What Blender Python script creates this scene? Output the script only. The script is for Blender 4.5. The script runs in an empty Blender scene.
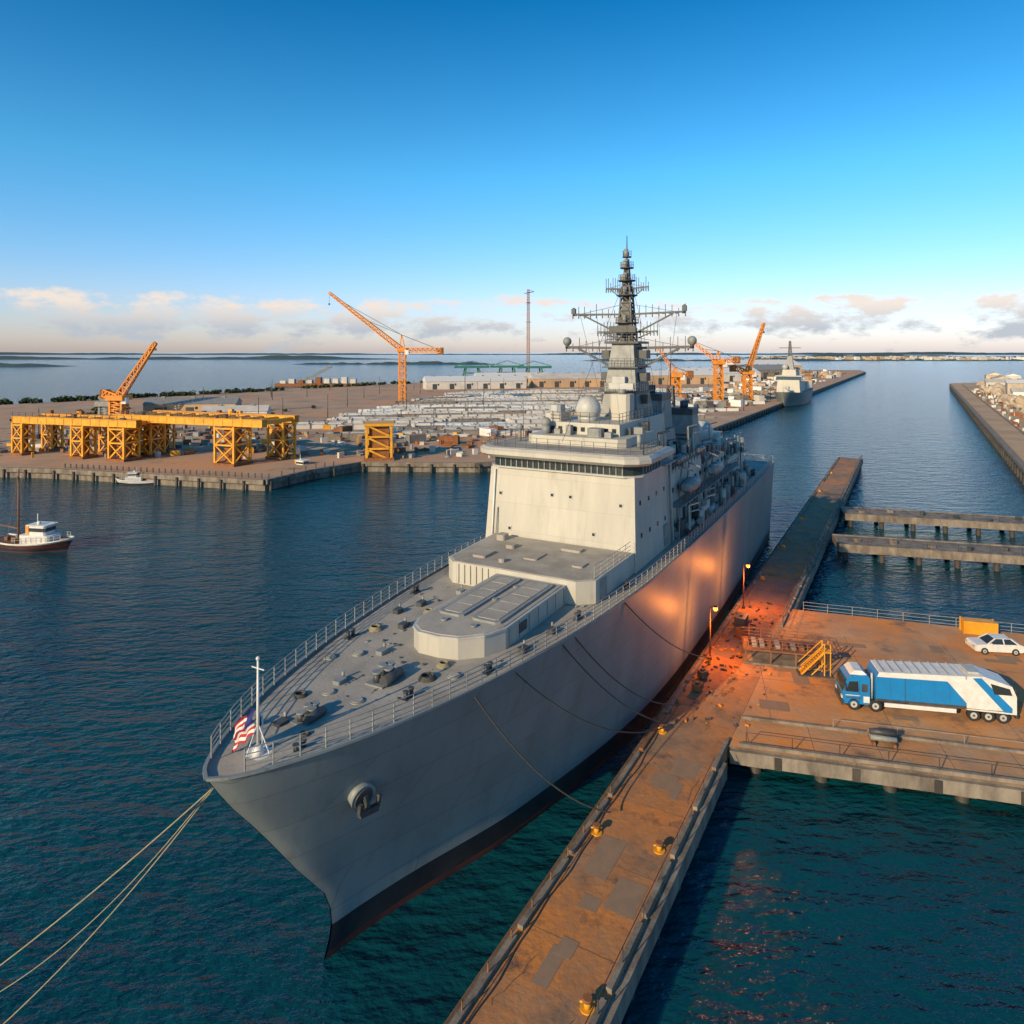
import bpy, math, random
from mathutils import Vector, Matrix
random.seed(7)
sc = bpy.context.scene
V = Vector
# ------------------------------------------------------------------ materials
def nd(nt, t, **kw):
    n = nt.nodes.new(t)
    for k, v in kw.items(): setattr(n, k, v)
    return n
def mat(name, c1, c2=None, scale=0.5, rough=0.6, metal=0.0, bump=0.0, bscale=None, stretch=(1,1,1),
        c3=None, s3=0.1, t3=(0.55,0.62), emit=None, coord='Object', plates=None, c4=None, s4=1.0, t4=(.6,.8)):
    m = bpy.data.materials.new(name); m.use_nodes = True
    nt = m.node_tree; b = nt.nodes['Principled BSDF']
    b.inputs['Roughness'].default_value = rough
    b.inputs['Metallic'].default_value = metal
    if c2 is None: c2 = tuple(x*0.8 for x in c1)
    tc = nd(nt,'ShaderNodeTexCoord'); mp = nd(nt,'ShaderNodeMapping')
    mp.inputs['Scale'].default_value = stretch
    nt.links.new(tc.outputs[coord], mp.inputs[0])
    n = nd(nt,'ShaderNodeTexNoise'); n.inputs['Scale'].default_value = scale
    n.inputs['Detail'].default_value = 8; n.inputs['Roughness'].default_value = 0.65
    nt.links.new(mp.outputs[0], n.inputs['Vector'])
    r = nd(nt,'ShaderNodeValToRGB')
    r.color_ramp.elements[0].position = 0.35; r.color_ramp.elements[1].position = 0.65
    r.color_ramp.elements[0].color = (*c2,1); r.color_ramp.elements[1].color = (*c1,1)
    nt.links.new(n.outputs[0], r.inputs[0])
    out = r.outputs[0]
    for (cx,sx,tx) in ((c3,s3,t3),(c4,s4,t4)):
        if not cx: continue
        n3 = nd(nt,'ShaderNodeTexNoise'); n3.inputs['Scale'].default_value = sx
        n3.inputs['Detail'].default_value = 9; n3.inputs['Roughness'].default_value = 0.7
        nt.links.new(mp.outputs[0], n3.inputs['Vector'])
        r3 = nd(nt,'ShaderNodeValToRGB')
        r3.color_ramp.elements[0].position = tx[0]; r3.color_ramp.elements[1].position = tx[1]
        nt.links.new(n3.outputs[0], r3.inputs[0])
        mx = nd(nt,'ShaderNodeMixRGB'); mx.inputs[2].default_value = (*cx,1)
        nt.links.new(r3.outputs[0], mx.inputs[0]); nt.links.new(out, mx.inputs[1]); out = mx.outputs[0]
    if plates:
        sp = nd(nt,'ShaderNodeSeparateXYZ'); nt.links.new(tc.outputs['Object'],sp.inputs[0])
        ad = nd(nt,'ShaderNodeMath',operation='ADD'); nt.links.new(sp.outputs[0],ad.inputs[0]); nt.links.new(sp.outputs[1],ad.inputs[1])
        cb = nd(nt,'ShaderNodeCombineXYZ'); nt.links.new(ad.outputs[0],cb.inputs[0]); nt.links.new(sp.outputs[2],cb.inputs[1])
        bk = nd(nt,'ShaderNodeTexBrick'); bk.inputs['Scale'].default_value=1; bk.inputs['Mortar Size'].default_value=.045
        bk.inputs['Mortar Smooth'].default_value=.6
        bk.inputs['Brick Width'].default_value=plates[0]; bk.inputs['Row Height'].default_value=plates[1]
        bk.inputs['Color1'].default_value=(1,1,1,1); bk.inputs['Color2'].default_value=(.92,.92,.92,1); bk.inputs['Mortar'].default_value=(plates[2],)*3+(1,)
        nt.links.new(cb.outputs[0],bk.inputs['Vector'])
        ml = nd(nt,'ShaderNodeMixRGB',blend_type='MULTIPLY'); ml.inputs[0].default_value=1
        nt.links.new(out,ml.inputs[1]); nt.links.new(bk.outputs['Color'],ml.inputs[2]); out=ml.outputs[0]
    nt.links.new(out, b.inputs['Base Color'])
    if bump:
        n2 = nd(nt,'ShaderNodeTexNoise'); n2.inputs['Scale'].default_value = bscale or scale*8
        n2.inputs['Detail'].default_value = 6
        nt.links.new(tc.outputs[coord], n2.inputs['Vector'])
        bp = nd(nt,'ShaderNodeBump'); bp.inputs['Strength'].default_value = bump; bp.inputs['Distance'].default_value=0.05
        nt.links.new(n2.outputs[0], bp.inputs['Height']); nt.links.new(bp.outputs[0], b.inputs['Normal'])
    if emit:
        b.inputs['Emission Color'].default_value = (*emit[0],1); b.inputs['Emission Strength'].default_value = emit[1]
    return m
M_hull = mat('hull_paint',(0.245,0.275,0.275),(0.18,0.205,0.21),scale=0.35,rough=0.5,stretch=(1,1,0.12),c3=(0.14,0.135,0.12),s3=0.7,t3=(0.52,0.80),c4=(.20,.12,.07),s4=1.3,t4=(.66,.84),bump=0.3,bscale=0.5,plates=(7.5,2.3,.74))
M_black = mat('boot_topping',(0.015,0.017,0.022),(0.03,0.03,0.035),rough=0.4)
M_red = mat('antifouling',(0.10,0.03,0.025),(0.05,0.02,0.02),rough=0.6)
M_deck = mat('deck_nonskid',(0.42,0.38,0.32),(0.32,0.295,0.255),scale=0.45,rough=0.9,c3=(0.22,0.195,0.165),s3=0.3,t3=(0.48,0.76),c4=(.25,.145,.08),s4=1.1,t4=(.62,.80),bump=0.4,bscale=5)
M_sup = mat('superstructure_paint',(0.52,0.49,0.42),(0.43,0.41,0.36),scale=0.5,rough=0.55,stretch=(1,1,0.16),c3=(0.33,0.30,0.25),s3=0.8,t3=(0.54,0.84),c4=(.30,.20,.13),s4=1.6,t4=(.68,.84),bump=0.2,bscale=1,plates=(3.6,2.5,.85))
M_grey = mat('grey_fitting',(0.28,0.29,0.285),(0.18,0.19,0.185),scale=1.2,rough=0.55)
M_dgrey = mat('dark_fitting',(0.07,0.075,0.08),(0.04,0.042,0.045),scale=1.5,rough=0.5)
M_lgrey = mat('light_fitting',(0.48,0.48,0.45),(0.38,0.38,0.36),scale=1.0,rough=0.5)
M_rail = mat('rail_grey',(0.33,0.33,0.31),(0.22,0.22,0.21),scale=1.0,rough=0.5)
M_glass = mat('window_glass',(0.02,0.03,0.035),(0.03,0.04,0.045),rough=0.08)
M_white = mat('white_paint',(0.76,0.75,0.72),(0.60,0.59,0.56),scale=1.5,rough=0.4)
M_pier = mat('pier_concrete',(0.33,0.20,0.12),(0.18,0.12,0.08),scale=0.6,rough=0.9,c3=(0.55,0.20,0.045),s3=0.11,t3=(0.44,0.64),c4=(.10,.07,.055),s4=.45,t4=(.55,.70),bump=0.8,bscale=3)
M_quay = mat('quay_concrete',(0.50,0.31,0.175),(0.33,0.205,0.12),scale=0.3,rough=0.9,c3=(0.64,0.24,0.05),s3=0.08,t3=(0.42,0.62),c4=(.17,.115,.08),s4=.22,t4=(.55,.68),bump=0.8,bscale=3)
M_conc = mat('weathered_concrete',(0.28,0.235,0.185),(0.11,0.09,0.075),scale=0.8,rough=0.9,bump=0.5,bscale=4,stretch=(1,1,0.4))
M_wall = mat('shaded_stained_wall',(0.17,0.13,0.10),(0.07,0.055,0.045),scale=0.8,rough=0.9,bump=0.5,bscale=4,stretch=(1,1,0.3),c3=(.26,.19,.13),s3=.9,t3=(.5,.7))  # streaky concrete, darkened so the side faces carry shade in their colour
M_joint = mat('tar_joint',(0.07,0.055,0.045),(0.14,0.10,0.07),rough=0.9)
M_patch = mat('repair_patch',(0.24,0.165,0.11),(0.30,0.19,0.12),scale=1.3,rough=0.9)
M_pile = mat('wet_pile',(0.07,0.06,0.05),(0.03,0.028,0.025),rough=0.7)
M_yel = mat('crane_yellow',(0.80,0.39,0.025),(0.60,0.26,0.015),scale=0.5,rough=0.55,c3=(0.30,0.13,0.03),s3=0.8,t3=(0.57,0.77))
M_org = mat('crane_orange',(0.78,0.29,0.025),(0.58,0.19,0.015),scale=0.5,rough=0.55)
M_green = mat('crane_green',(0.05,0.22,0.16),(0.04,0.15,0.12),rough=0.6)
M_blue = mat('truck_blue',(0.01,0.22,0.54),(0.015,0.18,0.45),scale=.8,rough=0.35,c3=(.05,.17,.32),s3=1.2,t3=(.6,.85))
M_tyre = mat('tyre_rubber',(0.02,0.02,0.02),(0.035,0.033,0.03),rough=0.9)
M_land = mat('yard_ground',(0.50,0.33,0.21),(0.30,0.21,0.145),scale=0.06,rough=0.95,c3=(0.52,0.27,0.13),s3=0.02,t3=(0.45,0.62),c4=(.18,.13,.10),s4=.09,t4=(.58,.68))
M_sand = mat('sandy_ground',(0.54,0.36,0.21),(0.36,0.25,0.16),scale=0.05,rough=0.95)
M_roofp = mat('pale_stock',(0.62,0.58,0.53),(0.46,0.43,0.39),scale=0.15,rough=0.7)
M_stockd = mat('dull_stock',(0.28,0.25,0.215),(0.18,0.16,0.14),scale=0.15,rough=0.8)
M_rust = mat('rust',(0.32,0.12,0.04),(0.17,0.07,0.03),scale=1.0,rough=0.9)
M_foli = mat('foliage',(0.06,0.09,0.035),(0.03,0.05,0.02),scale=0.1,rough=0.9)
M_hill = mat('far_land',(0.05,0.085,0.085),(0.04,0.07,0.075),scale=0.01,rough=1)  # distance haze is mixed into this bluish land colour
M_wood = mat('brown_timber',(0.24,0.11,0.05),(0.13,0.06,0.03),rough=0.7)
M_rope = mat('rope',(0.32,0.28,0.18),(0.22,0.19,0.12),scale=4,rough=0.95)
M_roped = mat('dark_rope',(0.10,0.09,0.07),(0.06,0.055,0.045),scale=4,rough=0.95)
M_navy = mat('navy_hull',(0.02,0.03,0.06),(0.015,0.02,0.04),rough=0.35)
M_brown = mat('brown_hull',(0.12,0.04,0.025),(0.06,0.025,0.02),rough=0.4)
M_flagr = mat('flag_red',(0.45,0.03,0.04),rough=0.8); M_flagb = mat('flag_blue',(0.02,0.03,0.18),rough=0.8)
M_lamp = mat('lamp_glow',(1,0.4,0.1),(1,0.4,0.1),emit=((1,0.24,0.03),4.5))
M_rock = mat('pale_rock',(0.56,0.45,0.33),(0.38,0.30,0.22),scale=0.3,rough=0.95)
# ------------------------------------------------------------------ mesh builder
class MB:
    def __init__(s): s.v=[]; s.f=[]; s.m=[]; s.sm=[]
    def face(s, idx, m, sm=False): s.f.append(tuple(idx)); s.m.append(m); s.sm.append(sm)
    def addv(s, pts):
        b=len(s.v); s.v += [tuple(p) for p in pts]; return b
    def hexa(s, b8, m):
        b=s.addv(b8)
        for q in ((3,2,1,0),(4,5,6,7),(0,1,5,4),(1,2,6,5),(2,3,7,6),(3,0,4,7)): s.face([b+i for i in q],m)
    def box(s,x0,x1,y0,y1,z0,z1,m,tx=0,ty=0,sx=0):
        s.hexa([(x0,y0,z0),(x1,y0,z0),(x1,y1,z0),(x0,y1,z0),
                (x0+tx+sx,y0+ty,z1),(x1-tx+sx,y0+ty,z1),(x1-tx+sx,y1-ty,z1),(x0+tx+sx,y1-ty,z1)],m)
    def bev(s,x0,x1,y0,y1,z0,z1,c,m,tx=0):
        s.prism([(x0+c,y0),(x1-c,y0),(x1,y0+c),(x1,y1-c),(x1-c,y1),(x0+c,y1),(x0,y1-c),(x0,y0+c)],z0,z1,m)
    def rbox(s,cx,cy,lx,ly,z0,z1,a,m):
        ca,sa=math.cos(a),math.sin(a)
        P=[(cx+ca*dx-sa*dy,cy+sa*dx+ca*dy) for dx,dy in ((-lx/2,-ly/2),(lx/2,-ly/2),(lx/2,ly/2),(-lx/2,ly/2))]
        s.prism(P,z0,z1,m)
    def prism(s,poly,z0,z1,m,mside=None,scale_top=1.0):
        n=len(poly); ar=sum(poly[i][0]*poly[(i+1)%n][1]-poly[(i+1)%n][0]*poly[i][1] for i in range(n))
        if ar<0: poly=poly[::-1]
        cx=sum(p[0] for p in poly)/n; cy=sum(p[1] for p in poly)/n
        b=s.addv([(p[0],p[1],z0) for p in poly]+[(cx+(p[0]-cx)*scale_top,cy+(p[1]-cy)*scale_top,z1) for p in poly])
        s.face([b+i for i in range(n)][::-1],mside or m); s.face([b+n+i for i in range(n)],m)
        for i in range(n): j=(i+1)%n; s.face([b+i,b+j,b+n+j,b+n+i],mside or m)
    def prof(s,poly,y0,y1,m,ms=None):
        n=len(poly); b=s.addv([(p[0],y0,p[1]) for p in poly]+[(p[0],y1,p[1]) for p in poly])
        ar=sum(poly[i][0]*poly[(i+1)%n][1]-poly[(i+1)%n][0]*poly[i][1] for i in range(n))
        f=[list(range(n)),[n+i for i in range(n)][::-1]]
        sd=[[i,i+n,(i+1)%n+n,(i+1)%n] for i in range(n)]
        for q in f: s.face([b+i for i in (q if ar>0 else q[::-1])],ms or m)
        for q in sd: s.face([b+i for i in (q if ar>0 else q[::-1])],m)
    def beam(s,p,q,w,m,h=None):
        p=V(p);q=V(q);d=(q-p)
        if d.length<1e-6: return
        d.normalize(); up=V((0,0,1)) if abs(d.z)<0.95 else V((1,0,0))
        a=d.cross(up).normalized(); b=a.cross(d).normalized(); h=h or w
        a=a*w/2;b=b*h/2
        s.hexa([p-a-b,p+a-b,q+a-b,q-a-b,p-a+b,p+a+b,q+a+b,q-a+b],m)
    def cyl(s,p,q,r,m,r2=None,n=12,sm=True,cap=True):
        p=V(p);q=V(q);d=(q-p).normalized(); up=V((0,0,1)) if abs(d.z)<0.95 else V((1,0,0))
        a=d.cross(up).normalized(); b=d.cross(a).normalized(); r2=r if r2 is None else r2
        k=s.addv([p+(a*math.cos(t)+b*math.sin(t))*r for t in [2*math.pi*i/n for i in range(n)]]+
                 [q+(a*math.cos(t)+b*math.sin(t))*r2 for t in [2*math.pi*i/n for i in range(n)]])
        for i in range(n): j=(i+1)%n; s.face([k+i,k+j,k+n+j,k+n+i],m,sm)
        if cap: s.face([k+i for i in range(n)][::-1],m); s.face([k+n+i for i in range(n)],m)
    def sph(s,c,r,m,nu=16,nv=10,sz=1.0,jit=0,sm=True):
        k=len(s.v)
        for j in range(nv+1):
            ph=math.pi*j/nv
            for i in range(nu):
                t=2*math.pi*i/nu; rr=r*(1+random.uniform(-jit,jit))
                s.v.append((c[0]+rr*math.sin(ph)*math.cos(t),c[1]+rr*math.sin(ph)*math.sin(t),c[2]+rr*math.cos(ph)*sz))
        for j in range(nv):
            for i in range(nu):
                i2=(i+1)%nu; s.face([k+j*nu+i,k+(j+1)*nu+i,k+(j+1)*nu+i2,k+j*nu+i2],m,sm)
    def torus(s,c,R,r,m,n=18,k_=6):
        b=len(s.v)
        for i in range(n):
            t=2*math.pi*i/n
            for j in range(k_):
                u=2*math.pi*j/k_; s.v.append((c[0]+(R+r*math.cos(u))*math.cos(t),c[1]+(R+r*math.cos(u))*math.sin(t),c[2]+r*math.sin(u)))
        for i in range(n):
            for j in range(k_): i2=(i+1)%n;j2=(j+1)%k_; s.face([b+i*k_+j,b+i2*k_+j,b+i2*k_+j2,b+i*k_+j2],m,True)
    def truss(s,p,q,w,n,m,t=None,w2=None):
        p=V(p);q=V(q);d=(q-p).normalized(); up=V((0,0,1)) if abs(d.z)<0.95 else V((1,0,0))
        a=d.cross(up).normalized(); b=a.cross(d).normalized(); t=t or w*0.09; w2=w2 or w
        C=[(-1,-1),(1,-1),(1,1),(-1,1)]
        def pt(k,c):
            f=k/n; ww=(w*(1-f)+w2*f)/2; return p.lerp(q,f)+a*c[0]*ww+b*c[1]*ww
        for c in C: s.beam(pt(0,c),pt(n,c),t*1.3,m)
        for k in range(n+1):
            for i in range(4):
                s.beam(pt(k,C[i]),pt(k,C[(i+1)%4]),t,m)
                if k<n: s.beam(pt(k,C[i]),pt(k+1,C[(i+1)%4]),t,m)
    def rail(s,pts,h,m,step=1.8,t=0.05,nr=3):
        L=0
        for p,q in zip(pts[:-1],pts[1:]):
            p=V(p);q=V(q);d=(q-p).length
            for k in range(nr): s.beam(p+V((0,0,h*(k+1)/nr)),q+V((0,0,h*(k+1)/nr)),t*0.7,m)
            while L<d:
                c=p.lerp(q,L/d); s.beam(c,c+V((0,0,h)),t,m); L+=step
            L-=d
    def build(s,name,parent=None):
        me=bpy.data.meshes.new(name); me.from_pydata(s.v,[],s.f)
        used=[]
        for m in s.m:
            if m not in used: used.append(m)
        for m in used: me.materials.append(m)
        ix={m:i for i,m in enumerate(used)}
        for p,m,sm in zip(me.polygons,s.m,s.sm): p.material_index=ix[m]; p.use_smooth=sm
        me.update(); ob=bpy.data.objects.new(name,me); sc.collection.objects.link(ob)
        if parent: ob.parent=parent
        return ob
def empty(name,loc=(0,0,0),rz=0,sc_=1):
    e=bpy.data.objects.new(name,None); sc.collection.objects.link(e); e.location=loc; e.rotation_euler=(0,0,rz); e.scale=(sc_,)*3; return e
def interp(tab,x):
    if x<=tab[0][0]: return tab[0][1]
    for (a,b),(c,d) in zip(tab[:-1],tab[1:]):
        if x<=c:
            t=(x-a)/(c-a); return b+(d-b)*t
    return tab[-1][1]
def smooth_tab(tab):
    xs=[p[0] for p in tab]
    def f(x):
        if x<=xs[0]: return tab[0][1]
        if x>=xs[-1]: return tab[-1][1]
        i=max(k for k in range(len(xs)-1) if xs[k]<=x)
        p1=tab[i][1];p2=tab[i+1][1];p0=tab[max(i-1,0)][1];p3=tab[min(i+2,len(xs)-1)][1]
        h=xs[i+1]-xs[i]; t=(x-xs[i])/h
        m1=(p2-p0)/max(xs[i+1]-xs[max(i-1,0)],1e-6)*h; m2=(p3-p1)/max(xs[min(i+2,len(xs)-1)]-xs[i],1e-6)*h
        return (2*t**3-3*t*t+1)*p1+(t**3-2*t*t+t)*m1+(-2*t**3+3*t*t)*p2+(t**3-t*t)*m2
    return f
def inside(x,y,poly):
    c=False; n=len(poly)
    for i in range(n):
        x1,y1=poly[i];x2,y2=poly[(i+1)%n]
        if (y1>y)!=(y2>y) and x<(x2-x1)*(y-y1)/(y2-y1)+x1: c=not c
    return c
def hull(mb,L,bd,bw,s0,deckz,zl,mats,mdeck,nx=70,pw=1.7,flare=1.3):
    nz=len(zl); H0=deckz(0)
    cols=[]
    for i in range(nx+1):
        t=i/nx
        row=[]
        for z in zl:
            st=s0(z); d=(L-st)*t**pw; x=st+d; w=max(0,z)/H0
            b=bw(d)*(1-w**flare)+bd(d)*w**flare
            if z<0: b*=max(0.2,1+z*0.12)
            zz=z*(deckz(x)/H0) if z>0 else z
            row.append((x,b,zz))
        cols.append(row)
    k=mb.addv([(x,b,z) for r in cols for (x,b,z) in r]); k2=mb.addv([(x,-b,z) for r in cols for (x,b,z) in r])
    for i in range(nx):
        for j in range(nz-1):
            a=i*nz+j; q=[a,a+nz,a+nz+1,a+1]
            mb.face([k+e for e in q][::-1],mats[j],True); mb.face([k2+e for e in q],mats[j],True)
    a=nx*nz
    for j in range(nz-1): mb.face([k+a+j,k+a+j+1,k2+a+j+1,k2+a+j],mats[j])
    edge=[r[-1] for r in cols]
    kd=mb.addv([(x,b-0.0,z-0.12) for x,b,z in edge]); kd2=mb.addv([(x,-b,z-0.12) for x,b,z in edge])
    for i in range(nx): mb.face([kd+i,kd2+i,kd2+i+1,kd+i+1],mdeck)
    return edge
# ------------------------------------------------------------------ frames
O=(-13.1,30.0,0)
A_PIER=math.radians(60.3); A_SHIP=math.radians(61.6)
# ================================================================== WARSHIP
ship=empty('warship',O,A_SHIP)
bd=smooth_tab([(0,0.05),(0.5,0.75),(2,1.8),(5,3.3),(8,4.4),(13,5.8),(18,6.8),(24,7.7),(30,8.3),(36,8.7),(60,9.0),(90,8.9),(110,8.4)])
bw=smooth_tab([(0,0.05),(2,0.5),(5,1.4),(13,4.2),(28,7.3),(45,8.2),(80,8.2),(110,7.4)])
s0=smooth_tab([(-3,5.0),(-1,6.4),(0,7.1),(1,7.55),(2.1,7.6),(3.5,7.1),(5.4,5.6),(9.3,2.8),(11.5,1.1),(13.2,0)])
dz=smooth_tab([(0,13.2),(15,13.0),(36,12.9),(110,12.9)])
mb=MB()
zl=[-3,-1,0,0.3,0.9,1.5,2.4,3.5,4.7,6,7.3,8.6,9.9,11.2,12.3,13.2]
ms=[M_red,M_red,M_red,M_black,M_black]+[M_hull]*10
edge=hull(mb,105,bd,bw,s0,dz,zl,ms,M_deck,nx=90)
mb.build('hull',ship)
DZ=12.85
mb=MB()
for sg in (1,-1):
    e=[(x,b*sg,z) for x,b,z in edge]
    for p,q in zip(e[:-1],e[1:]): mb.beam(p,q,0.16,M_hull,0.12)
    e2=[(x+0.05,(b-0.12)*sg,z) for x,b,z in edge if x>0.9]
    mb.rail(e2,1.05,M_rail,step=1.2,t=0.05,nr=4)
mb.rail([(105,8.3,DZ),(105,-8.3,DZ)],1.1,M_rail,step=1.5,t=0.06)
mb.build('deck_rails',ship)
mb=MB()
def bollard(x,y,sc_=1.0,m=M_dgrey,z=DZ):
    mb.box(x-0.55*sc_,x+0.55*sc_,y-0.25*sc_,y+0.25*sc_,z,z+0.1,m)
    for d in(-0.3,0.3):
        mb.cyl((x+d*sc_,y,z+0.1),(x+d*sc_,y,z+0.55*sc_),0.15*sc_,m); mb.cyl((x+d*sc_,y,z+0.55*sc_),(x+d*sc_,y,z+0.65*sc_),0.2*sc_,m)
for x,y,a in((11.4,-0.6,1.1),(6.2,0.1,.9)):
    mb.box(x-1*a,x+1*a,y-0.55*a,y+0.55*a,DZ,DZ+0.18,M_grey)
    for dx,dy in((-0.6,0.1),(0,-0.15),(0.55,0.15),(0.2,0.35)):
        mb.cyl((x+dx*a,y+dy*a,DZ+0.15),(x+dx*a,y+dy*a,DZ+0.6*a),0.22*a,M_dgrey,0.16*a); mb.cyl((x+dx*a,y+dy*a,DZ+0.6*a),(x+dx*a,y+dy*a,DZ+0.7*a),0.26*a,M_grey)
    mb.cyl((x-0.8*a,y-0.45*a,DZ+0.35),(x+0.6*a,y-0.45*a,DZ+0.35),0.26*a,M_dgrey)
for x,y in((10.3,-3.0),(3.8,-1.6),(4.2,1.8),(15,5.2),(15,-5.2),(24,6.6),(25,-6.6),(31,7.4),(33,-7.4)): bollard(x,y,.8)
for x,y in((8.6,-0.9),(8.6,1.1),(13.5,-3.8),(13.2,3.0),(12,4.2)):
    mb.cyl((x,y,DZ),(x,y,DZ+0.16),0.38,M_grey,n=16); mb.cyl((x,y,DZ+0.16),(x,y,DZ+0.2),0.3,M_deck,n=16)
for x,y in((9.8,1.4),(5,0.9),(14,1.8),(18,3.2),(22,4.6),(20,5.2),(25.5,3.4),(22,-6),(18.5,-5.7)):
    mb.bev(x-0.35,x+0.35,y-0.25,y+0.25,DZ,DZ+0.3,.05,random.choice([M_dgrey,M_grey])); mb.cyl((x+.5,y+.2,DZ),(x+.5,y+.2,DZ+.5),.08,M_grey,n=8)
for x,y,R in((7.6,2.2,.42),(12.6,-2.6,.5),(16.8,4.6,.45),(4.8,-.9,.35),(14.4,-2.5,.4),(21,3.2,.4)):   # coiled lines
    for q in range(4): mb.torus((x,y,DZ+.05+q*.06),R-.05*q,.05,M_roped if x<13 else M_rope)
for _ in range(90):
    x=random.uniform(4,28);y=random.uniform(-1,1)*bd(x)*.82
    if x>14.5 and -5<y<1.5: continue
    r=random.uniform(.04,.13); mb.cyl((x,y,DZ),(x,y,DZ+.05+r*.5),r,random.choice([M_dgrey,M_grey]),n=8)
for sgn in (1,-1):
    for i in range(26):
        x=4.5+i*0.26; y=sgn*(1.35-0.02*i); mb.beam((x,y,DZ+0.05),(x+0.2,y,DZ+0.05),0.16 if i%2 else 0.08,M_dgrey,0.08)
for i in range(14):
    x=9+i*1.6
    if not(14.8<x<36): mb.box(x,x+0.03,-min(5.2,3.2+i*.25),min(5.2,3.2+i*.25),DZ+0.003,DZ+0.012,M_grey)
mb.build('deck_fittings',ship)
mb=MB()
X=2.6;Y=-0.2
mb.cyl((X,Y,DZ),(X,Y,DZ+0.2),0.68,M_white,0.62,n=20); mb.cyl((X,Y,DZ+0.2),(X,Y,DZ+0.55),0.32,M_white,0.16)
mb.cyl((X,Y,DZ+0.55),(X,Y,DZ+4.5),0.08,M_white,0.05); mb.sph((X,Y,DZ+4.55),0.1,M_white,8,6)
mb.beam((X,Y-0.4,DZ+4.1),(X,Y+0.4,DZ+4.1),0.04,M_white)
for a in(0.8,2.9,5): mb.beam((X+0.6*math.cos(a),Y+0.6*math.sin(a),DZ+0.2),(X,Y,DZ+1.6),0.04,M_white)
mb.cyl((X+0.35,Y+0.1,DZ),(X+0.35,Y+0.1,DZ+2.0),0.035,M_white)
nu=13;nv=9
k=mb.addv([(X-0.15-0.35*(i/nu)+0.07*math.sin(j*1.3),Y+0.08+.95*(i/nu)+0.06*math.sin(i*1.2+j*0.5),DZ+2.3-1.2*j/nv-0.85*(i/nu)**1.1+0.06*math.sin(i*0.9)) for i in range(nu+1) for j in range(nv+1)])
for i in range(nu):
    for j in range(nv):
        a=k+i*(nv+1)+j
        m=M_flagb if (i<5 and j<5) else (M_flagr if j%2==0 else M_white)
        mb.face([a,a+1,a+nv+2,a+nv+1],m,True)
mb.build('flagstaff_and_flag',ship)
mb=MB()
for sg in(-1,1):
    y=sg*2.55
    mb.cyl((7.1,y*0.85,9.5),(6.9,y*1.10,9.35),0.6,M_hull,0.68,n=20); mb.cyl((6.9,y*1.10,9.35),(6.89,y*1.115,9.34),0.56,M_dgrey,0.5,n=20)
    mb.beam((6.9,y*1.13,9.5),(7.0,y*1.2,8.6),0.2,M_dgrey)
    mb.beam((6.4,y*1.16,8.85),(7.5,y*1.24,8.7),0.25,M_dgrey,0.3)
    mb.beam((6.4,y*1.16,8.85),(6.35,y*1.2,9.4),0.18,M_dgrey); mb.beam((7.5,y*1.24,8.7),(7.6,y*1.26,9.3),0.18,M_dgrey)
mb.build('anchors',ship)
mb=MB()
def inset(poly,f):
    cx=sum(p[0] for p in poly)/len(poly);cy=sum(p[1] for p in poly)/len(poly)
    return [(cx+(p[0]-cx)*f,cy+(p[1]-cy)*f) for p in poly]
H1=1.25
poly=[(15.2,-1.6),(15.2,-0.1),(15.8,.7),(17.0,1.2),(27.4,1.2),(27.4,-4.6),(18.2,-4.6),(16.6,-4.0),(15.5,-2.8)]
mb.prism(poly,DZ-0.02,DZ+H1,M_sup); mb.prism(inset(poly,1.02),DZ+H1,DZ+H1+.12,M_lgrey)
mb.prism(inset(poly,0.955),DZ+H1+.12,DZ+H1+.17,M_deck)
for y0,y1 in((-1.35,.55),(-4.1,-2.0)):
    mb.bev(18.2,26.6,y0,y1,DZ+H1+.17,DZ+H1+.32,.25,M_grey); mb.bev(18.5,26.3,y0+.25,y1-.25,DZ+H1+.32,DZ+H1+.36,.2,M_deck)
    for i in range(4): mb.box(20+i*1.6,20.04+i*1.6,y0+.3,y1-.3,DZ+H1+.36,DZ+H1+.40,M_grey)
for x,y in((17.3,-.6),(17.3,-2.8),(22,-1.65),(25,-1.7)): mb.cyl((x,y,DZ+H1+.17),(x,y,DZ+H1+.3),.22,M_grey,n=12)
for i in range(7):
    x=18.6+i*1.4; mb.box(x,x+0.05,-4.64,-4.6,DZ+0.1,DZ+H1-.05,M_grey)
mb.box(20,21,-4.67,-4.6,DZ+0.4,DZ+1.0,M_dgrey)
poly=[(28.4,-6.6),(27.4,-5.4),(27.4,5.4),(28.4,6.4),(36.6,6.8),(36.6,-6.8)]
mb.prism(poly,DZ-0.02,DZ+1.7,M_sup); mb.prism(inset(poly,0.965),DZ+1.7,DZ+1.75,M_deck)
for x,y,lx,ly,h in((30,4,1.8,1.2,0.2),(33,3,.8,.8,0.3),(31.5,0,2.0,1.2,0.12),(34.6,-2,.9,1.8,0.2),(31,-4.2,1.2,.9,0.15),(35,5,1.0,.8,0.5),(29,1.7,0.5,0.5,0.3)):
    mb.bev(x-lx/2,x+lx/2,y-ly/2,y+ly/2,DZ+1.74,DZ+1.75+h,0.12,M_deck)
for i in range(6): mb.box(27.32,27.4,2.0+i*0.55,2.05+i*0.55,DZ+0.1,DZ+1.6,M_grey)
mb.box(29.2,30.3,-6.76,-6.55,DZ+0.1,DZ+1.5,M_grey)
mb.rail([(28.6,-6.4,DZ+1.72),(36.3,-6.6,DZ+1.72)],1.0,M_rail,step=1.3,t=0.04)
mb.build('forward_deckhouse',ship)
mb=MB()
W=7.4
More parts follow.
